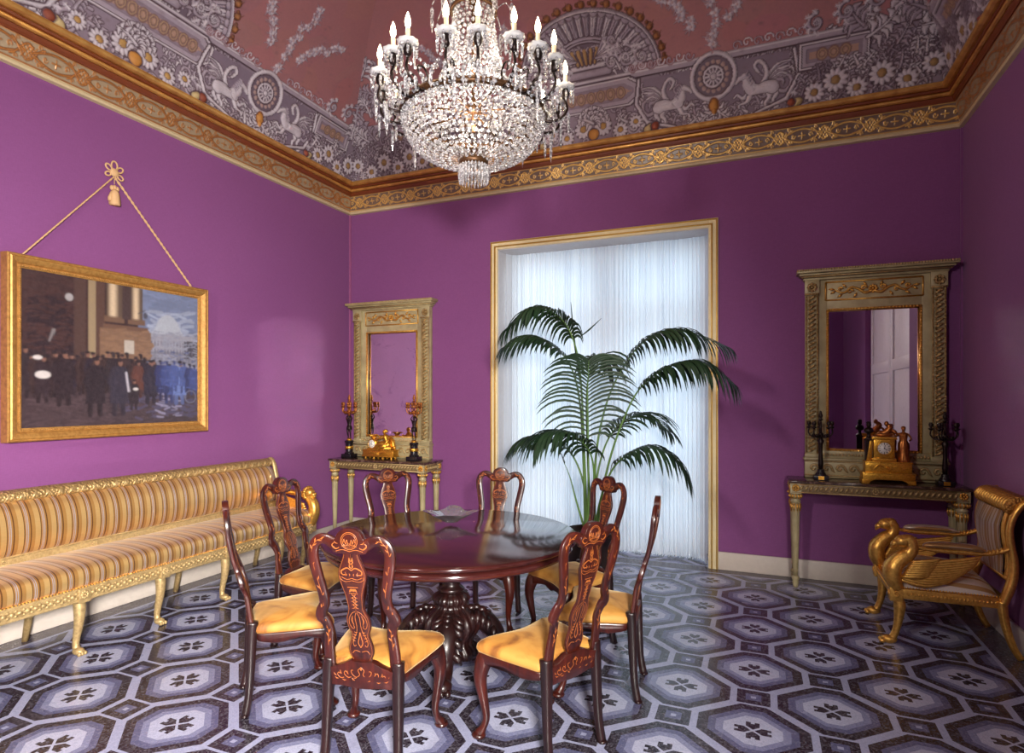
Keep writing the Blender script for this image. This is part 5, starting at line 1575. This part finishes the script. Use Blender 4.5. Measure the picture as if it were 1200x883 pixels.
# portal and columns of the near building
R4(0, 0, .6, 1, S_(44, 28, 28)); R4(.03, .35, .25, .85, S_(26, 18, 24)); smear(0, .35, .35, 1, S_(52, 32, 30), 260, .05, .015)
R4(.25, .45, .31, 1, S_(66, 48, 42)); R4(.32, .45, .36, 1, S_(140, 122, 94)); R4(.36, .45, .41, 1, S_(74, 52, 42))
R4(.40, .66, .66, .71, S_(96, 70, 54))
for x0, x1 in ((.42, .505), (.555, .63)):
    for k in range(24):
        t = k/23; s = math.sin(PI*min(t*1.25, 1)); R4(x0+(x1-x0)*k/24, .76, x0+(x1-x0)*(k+1)/24, 1, S_(int(80+120*s), int(66+112*s), int(52+96*s)))
    R4(x0-.015, .725, x1+.015, .765, S_(100, 76, 58))
R4(.505, .76, .555, 1, S_(56, 42, 40)); R4(.38, .48, .68, .68, S_(112, 86, 66)); smear(.38, .66, .46, .68, S_(120, 92, 70), 140, .05, .014)
R4(.52, .51, .575, .61, S_(168, 160, 150)); 
cv.ell(.225*W, .86*H, .028, .028, S_(150, 148, 150), .001); cv.ell(.645*W, .80*H, .016, .026, S_(60, 64, 78), .001); cv.stroke([q(.60, .81), q(.645, .84)], .008, S_(60, 60, 70), .001)
cv.stroke([q(.13, .56), q(.15, .63)], [.012, .022], S_(110, 106, 108), .001)
# wet pavement
R4(0, 0, 1, .28, S_(46, 36, 40)); smear(0, 1, 0, .26, S_(58, 46, 50), 420, .09, .012, .35); smear(.5, 1, .05, .35, S_(62, 60, 86), 160, .06, .012)
smear(.7, .85, .05, .3, S_(126, 124, 150), 26, .05, .01)
# crowd : distant heads, then figures standing in front
for k in range(90):
    x, y = rr.uniform(.02, .72), rr.uniform(.40, .47); cv.ell(x*W, y*H, .011, .016, S_(*rr.choice(((28, 20, 24), (54, 38, 34), (20, 16, 24), (70, 50, 44)))), .0008)
def person(u, v, h, coat, face=True, hat=True):
    x, y = u*W, v*H; h *= H
    cv.stroke([(x-.09*h, y), (x-.08*h, y+.3*h)], .09*h, tuple(c*.6 for c in coat), .001); cv.stroke([(x+.07*h, y+.01*h), (x+.06*h, y+.3*h)], .09*h, tuple(c*.6 for c in coat), .001)
    cv.poly([(x-.17*h, y+.18*h), (x+.17*h, y+.18*h), (x+.14*h, y+.62*h), (x+.11*h, y+.84*h), (x-.11*h, y+.84*h), (x-.15*h, y+.62*h)], coat, .001)
    for s in (-1, 1): cv.stroke([(x+s*.11*h, y+.78*h), (x+s*.18*h, y+.55*h), (x+s*.10*h, y+.42*h)], .07*h, tuple(c*.85 for c in coat), .001)
    cv.ell(x+.02*h, y+.90*h, .042*h, .055*h, S_(118, 84, 70) if face else tuple(c*.7 for c in coat), .001)
    if hat: cv.ell(x, y+.955*h, .06*h, .035*h, S_(22, 18, 24), .0012)
    for _ in range(10):
        u_, v_ = rr.uniform(-.13, .13), rr.uniform(.2, .8); k_ = rr.uniform(.7, 1.6)
        cv.stroke([(x+u_*h, y+v_*h), (x+u_*h*1.1, y+(v_-.12)*h)], .03*h, tuple(min(c*k_, 1) for c in coat), .001)
for k in range(26):
    u = .02+.027*k; person(u, .20+.05*rr.random(), .26+.03*rr.random(), S_(*rr.choice(((26, 20, 26), (36, 24, 24), (22, 20, 34), (44, 30, 28), (30, 26, 30)))), rr.random() < .5)
for u, v, h, c in ((.10, .17, .30, (30, 22, 28)), (.20, .15, .36, (24, 18, 24)), (.36, .08, .40, (20, 17, 24)), (.49, .08, .40, (34, 34, 48)), (.60, .20, .27, (78, 44, 34)), (.68, .16, .32, (26, 26, 42)), (.575, .11, .22, (24, 20, 26)), (.80, .16, .30, (52, 66, 120)), (.87, .15, .34, (92, 112, 168)), (.76, .18, .26, (30, 40, 84))):
    person(u, v, h, S_(*c))
for u in (.74, .78, .83, .90, .94, .97): person(u, .22+.03*rr.random(), .24, S_(*rr.choice(((46, 62, 116), (34, 44, 90), (58, 76, 132)))), False)
for u, v, s in ((.10, .34, .05), (.075, .45, .03), (.585, .255, .022)): cv.ell(u*W, v*H, s, s*.5, S_(196, 190, 188), .001); 
cv.stroke([q(.53, .37), q(.545, .24)], .018, S_(170, 166, 176), .001)
cv.ring(.945*W, .20*H, .05, .005, S_(120, 128, 150), .0005); cv.ring(.86*W, .19*H, .045, .005, S_(70, 80, 120), .0005)
smear(.72, 1, .25, .55, S_(60, 76, 130), 60, .03, .008, .3)
blur(3)
o = canvas_mesh('canvas', cv, lambda U, V: (np.stack([np.full(U.shape, .028), (U-.5)*W, (V-.5)*H], -1), np.array([1., 0, 0]), U*W, V*H), 330, 262, MT['oil_paint'])
o.parent = pt; o['label'] = 'dark street scene with a crowd before columns'
b = MB()
def frame_sweep(b, prof, y0, y1, z0, z1):
    V = []; F = []
    for (d, x) in prof: V += [(x, y0-d, z0-d), (x, y1+d, z0-d), (x, y1+d, z1+d), (x, y0-d, z1+d)]
    for i in range(len(prof)-1):
        for k in range(4):
            l = (k+1) % 4; F.append((i*4+k, i*4+l, i*4+4+l, i*4+4+k))
    b.add(V, F, 0, False)
frame_sweep(b, [(-.004, .024), (-.004, .034), (.010, .040), (.014, .034), (.022, .034), (.030, .046), (.050, .058), (.062, .062), (.070, .056), (.078, .060), (.086, .050), (.088, -.018)], -W/2, W/2, -H/2, H/2)
fm = b.build('frame', MT['painting_gold'], pt)
b = MB(); n = 90
for s in (-1, 1):
    for k in range(n): b.ell((.041, (-W/2-.008)+(W+.016)*k/(n-1), s*(H/2+.009)), .0065, 6, 4)
    for k in range(72): b.ell((.041, s*(W/2+.009), (-H/2-.008)+(H+.016)*k/71), .0065, 6, 4)
b.build('beading', MT['painting_gold'], fm)
b = MB(); b.bb((-.028, -W/2-.08, -H/2-.08), (.02, W/2+.08, H/2+.08)); b.build('back_board', MT['mahogany_dark'], pt)
cd = thing('hanging_cord', 'twisted gold cord with knotted loops from which the painting hangs', 'cord', (XL+.012, 3.013, 3.31))
b = MB()
for ye in (2.395, 3.665):
    A = Vector((.008, 0, -.03)); B = Vector((.025, ye-3.013, 2.55-3.31)); n = 60; d = B-A
    for ph in (0, PI):
        b.tube([A+d*(k/n)+Vector((.004*math.cos(k*1.3+ph), .004*math.sin(k*1.3+ph), .004*math.sin(k*1.3+ph))) for k in range(n+1)], .0052, 5)
b.build('cord', MT['cord_gold'], cd)
b = MB(); b.ell((.01, 0, 0), (.014, .034, .032), 14, 8)
for a, r in ((90, .030), (35, .024), (145, .024), (-30, .022), (205, .020)):
    c = Vector((.01, math.cos(R(a))*.052, math.sin(R(a))*.052)); u = Vector((0, math.cos(R(a)), math.sin(R(a)))); v = Vector((0, -u.z, u.y))
    b.tube([c+u*r*1.1*math.cos(2*PI*k/16)+v*r*.75*math.sin(2*PI*k/16) for k in range(16)], .0065, 6, closed=True)
b.build('knotted_rosette', MT['cord_gold'], cd)
b = MB(); b.tube([(.01, 0, -.03), (.01, 0, -.09)], .003, 5)
for yy in (-.02, 0, .02): b.ell((.012, yy, -.115+abs(yy)*-.3), (.014, .016, .020), 10, 6)
b.lathe([(.012, -.13), (.026, -.15), (.030, -.17), (.036, -.235), (.034, -.25)], 20, (.014, .0, 0), flute=lambda a, z: 1+.12*math.sin(9*a))
b.tube([(.012, -.02, -.15), (.014, -.035, -.20), (.014, -.04, -.225)], [.010, .016, .012], 8)
b.build('tassel', MT['cord_gold'], cd)
# ---------------------------------------------------------------- potted palm
PD = 4.75
px0, py0, _ = at(692, 640, PD)
pl = thing('potted_palm', 'tall kentia palm in a dark pot before the curtained window', 'plant', (px0, py0, 0))
b = MB()
b.lathe([(.13, 0), (.15, .01), (.17, .20), (.195, .42), (.20, .50), (.215, .505), (.215, .54), (.195, .545), (.185, .50)], 40)
b.build('pot', MT['pot_dark'], pl)
b = MB(); b.lathe([(0, .51), (.19, .50)], 30, cap=False); 
for k in range(40):
    a, r = rnd.uniform(0, 6.28), rnd.uniform(0, .17); b.ell((r*math.cos(a), r*math.sin(a), .505), (.018, .014, .010), 6, 4)
b.build('soil', MT['soil'], pl)
def frond(px, depth_off, n=26, L=.30, droop=.55, start=.45, spread=1.0, face=False):
    """px: list of pixels of the rachis traced at the palm's distance, depth_off list in metres (positive = away)"""
    P = []
    for (x, y), d in zip(px, depth_off):
        q = at(x, y, PD); f = Vector((-math.sin(CA), math.cos(CA), 0))*d
        P.append(Vector((q[0]-px0, q[1]-py0, q[2]))+f)
    path = smooth_path(P, 8); m = len(path)
    b = MB()
    b.tube(path, [.011, .009, .007, .005, .003, .002], 6, mat=1)
    for k in range(n):
        t = start+(1-start)*(k+.3)/n; i = min(int(t*(m-1)), m-2); fr = t*(m-1)-i
        c = path[i].lerp(path[i+1], fr); T = (path[i+1]-path[i]).normalized()
        up = Vector((0, 0, 1))-T*T.z
        if up.length < .2: up = Vector((math.sin(CA), -math.cos(CA), .3)); up = up-T*up.dot(T)
        up.normalize(); side = T.cross(up)
        s_ = (k+.3)/n; ll = 1.12*L*rnd.uniform(.92, 1.06)*(math.sin(PI*(.12+.80*s_))**.7)*rnd.uniform(.85, 1.1)
        for sg in (-1, 1):
            d0 = (side*sg*(.62 if not face else .95)*spread+T*(.45+.5*s_)+up*(.20 if not face else 0)).normalized()
            pts = []; p = c.copy(); dd = d0.copy(); N = 7; wd = (.0125 if not face else .0095)*rnd.uniform(.85, 1.15)
            for j in range(N+1):
                pts.append((p.copy(), dd.copy())); p = p+dd*(ll/N)
                dd = (dd+Vector((0, 0, -1))*droop*(.42 if not face else .22)*(1+j*.15)).normalized()
            V = []
            for j, (p, dv) in enumerate(pts):
                w = wd*math.sin(PI*min(.12+.88*j/N, .995))**.6*(1 if j < N else .05)
                lat = dv.cross(up)
                if lat.length < .05: lat = dv.cross(T)
                lat.normalize(); nn = lat.cross(dv).normalized()
                V += [p-lat*w, p-nn*w*.35, p+lat*w]
            F = []
            for j in range(N): F += [(3*j, 3*j+1, 3*j+4, 3*j+3), (3*j+1, 3*j+2, 3*j+5, 3*j+4)]
            b.add(V, F, 0, True)
    o = b.build('frond', [MT['palm_leaf'], MT['stalk_green']], pl, fix=False)
    return o
Z0 = [(0, 0, .0)]
frond([(688, 626), (685, 540), (680, 450), (672, 405), (655, 376), (625, 367), (594, 390)], [0, 0, -.05, -.10, -.15, -.2, -.25], 32, 0.37, .75, .52)
frond([(686, 626), (684, 540), (680, 470), (670, 428), (648, 402), (622, 393), (592, 404)], [0, .02, .05, .12, .18, .22, .25], 29, 0.34, .6, .55)
frond([(689, 626), (689, 560), (688, 500), (687, 455), (687, 424)], [0, -.03, -.06, -.10, -.16], 21, .44, .85, .44, 1.0, True)
frond([(697, 626), (698, 540), (708, 480), (726, 436), (752, 402), (792, 390), (842, 410)], [0, 0, -.03, -.05, -.1, -.12, -.2], 34, 0.37, .7, .52)
frond([(699, 626), (708, 560), (722, 505), (742, 458), (770, 434), (806, 428), (840, 452)], [0, -.05, -.12, -.2, -.28, -.32, -.36], 34, 0.38, .85, .50)
frond([(694, 626), (700, 570), (716, 520), (742, 494), (772, 489), (800, 510)], [0, .1, .2, .3, .36, .4], 27, 0.34, .45, .42)
frond([(688, 626), (694, 570), (688, 530), (668, 508), (642, 504), (628, 514)], [0, -.1, -.22, -.3, -.36, -.4], 27, 0.37, .7, .40)
frond([(685, 626), (686, 575), (672, 535), (648, 517), (622, 516), (603, 528)], [0, .05, .1, .15, .2, .22], 27, 0.34, .55, .40)
frond([(696, 626), (704, 575), (718, 540), (744, 522), (770, 528), (786, 548)], [0, -.1, -.2, -.3, -.36, -.4], 27, 0.37, .75, .38)
frond([(693, 626), (690, 520), (692, 450), (706, 418), (722, 424)], [0, .1, .2, .3, .35], 18, 0.32, .6, .55)
frond([(687, 626), (676, 590), (668, 560), (660, 540)], [0, 0, 0, 0], 2, 0.14, .4, .9)
def spear(px, d):
    P = [];
    for (x, y) in px:
        q = at(x, y, PD); P.append((q[0]-px0, q[1]-py0, q[2]))
    b = MB(); b.tube(smooth_path(P, 5), d, 8, sq=.35); b.build('new_leaf', MT['palm_leaf'], pl)
spear([(680, 450), (673, 400), (671, 380), (669, 354)], [.008, .018, .016, .002])
spear([(678, 396), (690, 387), (705, 373)], [.008, .02, .002])

# ---------------------------------------------------------------- chandelier
cxx, cyy, _ = cam2room(-.2325, 3.60)
ZC = 3.30
ch = thing('crystal_chandelier', 'large crystal chandelier with lit candle bulbs above the round table', 'chandelier', (cxx, cyy, 0))
B_ = MT['brown_brass']
CR = MT['chandelier_crystal']
# stem up to the ceiling
b = MB(); b.tube([(0, 0, 3.05), (0, 0, 5.30)], .012, 8); 
for z, r in ((3.1, .03), (3.35, .05), (3.6, .035), (4.0, .04), (4.3, .03), (5.27, .08)): b.ell((0, 0, z), (r, r, r*.6), 14, 8)
b.build('stem', B_, ch)
# rim ring and lower hub ring
b = MB()
b.tube([(.425*math.cos(2*PI*k/64), .425*math.sin(2*PI*k/64), ZC) for k in range(64)], .02, 8, closed=True, sq=1.0)
for k in range(8):
    a = 2*PI*k/8; b.tube([(0, 0, ZC+.03), (.2*math.cos(a), .2*math.sin(a), ZC+.01), (.42*math.cos(a), .42*math.sin(a), ZC)], .007, 6)
b.build('rim_ring', B_, ch)
b = MB(); b.lathe([(.078, 3.000), (.088, 3.005), (.090, 3.03), (.080, 3.045)], 32, cap=False); 
for k in range(4): b.tube([(.08*math.cos(k*PI/2), .08*math.sin(k*PI/2), 3.03), (0, 0, 3.06)], .004, 5)
b.build('hub_ring', B_, ch)
# strands of the bowl
def gem(b, c, r, sq=.75):
    x, y, z = c
    V = [(x, y, z-r)]
    n = 6
    for (rr_, zz) in ((.8, -.5), (1, .1), (.7, .7)):
        for k in range(n):
            a = 2*PI*k/n+zz; V.append((x+r*rr_*math.cos(a), y+r*rr_*math.sin(a), z+r*zz*sq))
    V.append((x, y, z+r*.9))
    F = []
    for k in range(n): F.append((0, 1+(k+1) % n, 1+k))
    for j in range(2):
        for k in range(n): F.append((1+j*n+k, 1+j*n+(k+1) % n, 1+(j+1)*n+(k+1) % n, 1+(j+1)*n+k))
    for k in range(n): F.append((1+2*n+k, 1+2*n+(k+1) % n, len(V)-1))
    b.add(V, F, 0, False)
bw = MB(); rings_ = 13
for j in range(rings_):
    t = j/(rings_-1)                 # 0 at the rim, 1 at the hub
    th = t*PI/2
    r = .085+(.425-.085)*math.cos(th)**.85 if t < 1 else .085
    z = ZC-.03-(ZC-.03-3.035)*math.sin(th)**1.05
    n = max(int(2*PI*r/.034), 16); gr = .0135+.002*(1-t)
    for k in range(n):
        a = 2*PI*(k+.5*(j % 2))/n
        gem(bw, (r*math.cos(a), r*math.sin(a), z+rnd.uniform(-.002, .002)), gr)
o = bw.build('beaded_bowl', CR, ch, fix=False); o['kind'] = 'stuff'; o['label'] = 'bowl of strung crystal beads'
b = MB()
for k in range(30):
    a = 2*PI*k/30
    P = []
    for q in range(9):
        th = q/8*PI/2; r = .085+.34*math.cos(th)**.85 if q < 8 else .085
        P.append((r*math.cos(a)*.985, r*math.sin(a)*.985, ZC-.03-(ZC-.03-3.035)*math.sin(th)**1.05))
    b.tube(P, .0022, 4)
b.build('bowl_wires', B_, ch)
# hanging prisms of the hub
def prism_drop(b, x, y, ztop, L, r):
    n = 5; V = [(x, y, ztop)]
    for (q, h) in ((1, .12), (.8, .75)):
        for k in range(n): a = 2*PI*k/n; V.append((x+r*q*math.cos(a), y+r*q*math.sin(a), ztop-L*h))
    V.append((x, y, ztop-L)); F = []
    for k in range(n):
        l = (k+1) % n; F += [(0, 1+k, 1+l), (1+k, 1+n+k, 1+n+l, 1+l), (1+n+k, 2*n+1, 1+n+l)]
    b.add(V, F, 0, False)
b = MB()
for k in range(26):
    a = 2*PI*k/26; prism_drop(b, .086*math.cos(a), .086*math.sin(a), 3.005, .115, .0085)
for k in range(14):
    a = 2*PI*k/14; prism_drop(b, .05*math.cos(a), .05*math.sin(a), 3.0, .10, .008)
b.build('prism_fringe', CR, ch, fix=False)
# tent of beads from the crown to the rim, and the crown itself
tn = MB(); z1 = 3.92
for j in range(17):
    t = j/16; z = ZC+.05+(z1-ZC-.05)*t
    r = .115+.19*(1-t)**3+.02*math.sin(PI*t)
    n = max(int(2*PI*r/.032), 14)
    for k in range(n): a = 2*PI*(k+.5*(j % 2))/n; gem(tn, (r*math.cos(a), r*math.sin(a), z), .0135)
o = tn.build('beaded_tent', CR, ch, fix=False); o['kind'] = 'stuff'; o['label'] = 'column of strung crystal beads'
b = MB(); b.tube([(.135*math.cos(2*PI*k/40), .135*math.sin(2*PI*k/40), 3.93) for k in range(40)], .010, 6, closed=True)
b.tube([(.11*math.cos(2*PI*k/40), .11*math.sin(2*PI*k/40), 4.10) for k in range(40)], .008, 6, closed=True)
for k in range(6):
    a = 2*PI*k/6; b.tube(smooth_path([(0, 0, 4.28), (.08*math.cos(a), .08*math.sin(a), 4.25), (.12*math.cos(a), .12*math.sin(a), 4.1), (.135*math.cos(a), .135*math.sin(a), 3.93)], 4), .006, 5)
b.build('crown', B_, ch)
b = MB()
for k in range(30): a = 2*PI*k/30; prism_drop(b, .137*math.cos(a), .137*math.sin(a), 4.03, .10, .010)
for k in range(10):
    a = 2*PI*k/10; prism_drop(b, .25*math.cos(a), .25*math.sin(a), 3.93, .16, .012)
    b.tube(smooth_path([(.13*math.cos(a), .13*math.sin(a), 3.96), (.20*math.cos(a), .20*math.sin(a), 4.02), (.25*math.cos(a), .25*math.sin(a), 3.94)], 3), .004, 5)
b.build('crown_prisms', CR, ch, fix=False)
# candle arms: one built, the rest copied
RB = .555
def make_arm():
    a_ = thing('candle_arm', None, None); a_.parent = ch
    zb = 3.475
    b = MB()
    b.tube(smooth_path([(.40, 0, ZC), (.45, 0, ZC-.03), (.52, 0, ZC-.015), (.565, 0, ZC+.04), (RB, 0, ZC+.10), (RB, 0, zb-.02)], 5), [.010, .009, .008, .008, .008, .010], 8)
    b.tube(smooth_path([(.44, 0, ZC-.02), (.40, 0, ZC+.05), (.43, 0, ZC+.10), (.48, 0, ZC+.09), (.47, 0, ZC+.05)], 4), [.008, .006, .004], 6)
    b.lathe([(.008, zb-.075), (.020, zb-.06), (.026, zb-.035), (.018, zb-.015), (.010, zb)], 12, (RB, 0, 0))
    b.build('bracket', MT['dark_bronze'], a_)
    b = MB(); b.lathe([(.010, zb-.006), (.030, zb-.016), (.050, zb-.008), (.058, zb+.008), (.052, zb+.008), (.030, zb), (.010, zb+.006)], 20, (RB, 0, 0), flute=lambda a, z: 1+.05*math.cos(10*a))
    b.build('drip_pan', MT['opal_glass'], a_)
    b = MB(); b.lathe([(.0125, zb), (.0125, zb+.075), (.008, zb+.078)], 12, (RB, 0, 0)); b.build('candle_sleeve', MT['candle_wax'], a_)
    b = MB(); b.lathe([(.007, zb+.078), (.015, zb+.098), (.0165, zb+.112), (.011, zb+.138), (.003, zb+.162), (0, zb+.168)], 12, (RB, 0, 0)); b.build('flame_bulb', MT['bulb_lit'], a_)
    b = MB()
    for k in range(8):
        a = 2*PI*k/8; x, y = RB+.047*math.cos(a), .047*math.sin(a)
        gem(b, (x, y, zb-.018), .009); prism_drop(b, x, y, zb-.03, .05 if k % 2 else .075, .009)
    for q in range(4): gem(b, (.575-.03*q, 0, ZC+.0-.012*q), .013)
    prism_drop(b, .575, 0, ZC+.03, .15, .010); prism_drop(b, .53, .03, ZC+.01, .09, .009)
    for q in range(7): gem(b, (RB+.004, .0, ZC+.05+.018*q), .008)
    b.build('crystal_pendants', CR, a_, fix=False)
    return a_
arm0 = make_arm(); index_kids()
angs = [0, -33, -48, -64, -84, -101, -125, -138, -163]
angs = angs+[178, 158, 138, 118, 98, 78, 58, 38, 19]
for i, a in enumerate(angs):
    r = arm0 if i == 0 else copy_tree(arm0, ch)
    r.rotation_euler = (0, 0, R(a)+CA)
# garlands between the arms
b = MB()
sa = sorted(angs)
for i in range(len(sa)):
    a0, a1 = sa[i], sa[(i+1) % len(sa)]+(360 if i == len(sa)-1 else 0)
    for (r0, z0, sag, gr) in ((.54, ZC+.155, .10, .011), (.50, ZC+.07, .09, .012), (.44, ZC+.03, .06, .012)):
        n = max(int(R(a1-a0)*r0/.021), 4)
        for k in range(n+1):
            t = k/n; a = R(a0+(a1-a0)*t)+CA; rr2 = r0-.05*math.sin(PI*t)
            gem(b, (rr2*math.cos(a), rr2*math.sin(a), z0-sag*math.sin(PI*t)), gr)
    am = R((a0+a1)/2)+CA
    prism_drop(b, .50*math.cos(am), .50*math.sin(am), ZC+.04, .11, .010)
    if i % 3 == 0: prism_drop(b, .52*math.cos(R(a0)+CA+.06), .52*math.sin(R(a0)+CA+.06), ZC+.0, .20, .011)
    # inner bunches rising between the arms
    for q in range(12):
        rr2 = rnd.uniform(.26, .46); a = am+rnd.uniform(-.15, .15)
        gem(b, (rr2*math.cos(a), rr2*math.sin(a), ZC+.03+rnd.uniform(0, .20)*(1-(rr2-.26)/.3)), rnd.uniform(.011, .017))
o = b.build('bead_garlands', CR, ch, fix=False); o['kind'] = 'stuff'; o['label'] = 'swags of crystal beads between the arms'

# ---------------------------------------------------------------- light
def area(name, loc, tgt, size, power, col=(1, 1, 1), sy=None, spread=None):
    l = bpy.data.lights.new(name, 'AREA'); l.energy = power; l.color = col; l.size = size
    if sy: l.shape = 'RECTANGLE'; l.size_y = sy
    if spread: l.spread = R(spread)
    o = bpy.data.objects.new(name, l); COL.objects.link(o); o.location = loc
    o.rotation_euler = (Vector(tgt)-Vector(loc)).to_track_quat('-Z', 'Y').to_euler()
    return o
area('daylight_window', (-1.52, 6.75, 1.9), (-1.52, 0, 1.3), 2.6, 84, (.64, .86, 1), 3.3)
area('studio_lamp', (.75, -.9, 2.0), (-4.3, 2.9, .2), .5, 300, (1, .94, .88), .5, 104)
area('studio_lamp', (-1.9, -1.2, 3.4), (-1.4, 5.8, 1.0), .35, 50, (1, .93, .86), .35, 120)
for nm, z, p in (('chandelier_bowl_lamp', 3.20, 15), ('chandelier_tent_lamp', 3.55, 13)):
    l = bpy.data.lights.new(nm, 'POINT'); l.energy = p; l.color = (1, .88, .74); l.shadow_soft_size = .05
    o = bpy.data.objects.new(nm, l); COL.objects.link(o); o.location = (cxx, cyy, z)
for i in range(6):      # the candle bulbs' light
    a = 2*PI*i/6
    l = bpy.data.lights.new('candle_glow', 'POINT'); l.energy = 5; l.color = (1, .78, .55); l.shadow_soft_size = .03
    o = bpy.data.objects.new('candle_glow', l); COL.objects.link(o); o.location = (cxx+.555*math.cos(a), cyy+.555*math.sin(a), 3.68)
w = bpy.data.worlds.new('World'); scene.world = w; w.use_nodes = True
bg = w.node_tree.nodes['Background']; bg.inputs[0].default_value = (.70, .82, 1, 1); bg.inputs[1].default_value = .8

# ---------------------------------------------------------------- camera
cam = bpy.data.cameras.new('camera'); co = bpy.data.objects.new('camera', cam); COL.objects.link(co)
co.location = (0, 0, 1.6); co.rotation_euler = (PI/2, 0, CA)
cam.sensor_width = 36; cam.lens = CF/1200*36; cam.shift_y = 24.5/1200; cam.clip_start = .05
scene.camera = co
vs = scene.view_settings
vs.view_transform = 'Standard'; vs.look = 'None'; vs.gamma = 1; vs.use_curve_mapping = False; vs.exposure = -.06
scene.display_settings.display_device = 'sRGB'
cy = scene.cycles
cy.use_denoising = True; cy.max_bounces = 8; cy.diffuse_bounces = 4; cy.glossy_bounces = 4; cy.transmission_bounces = 6; cy.transparent_max_bounces = 8
cy.sample_clamp_indirect = 150; cy.caustics_reflective = True; cy.caustics_refractive = False; cy.blur_glossy = 0; cy.use_light_tree = True
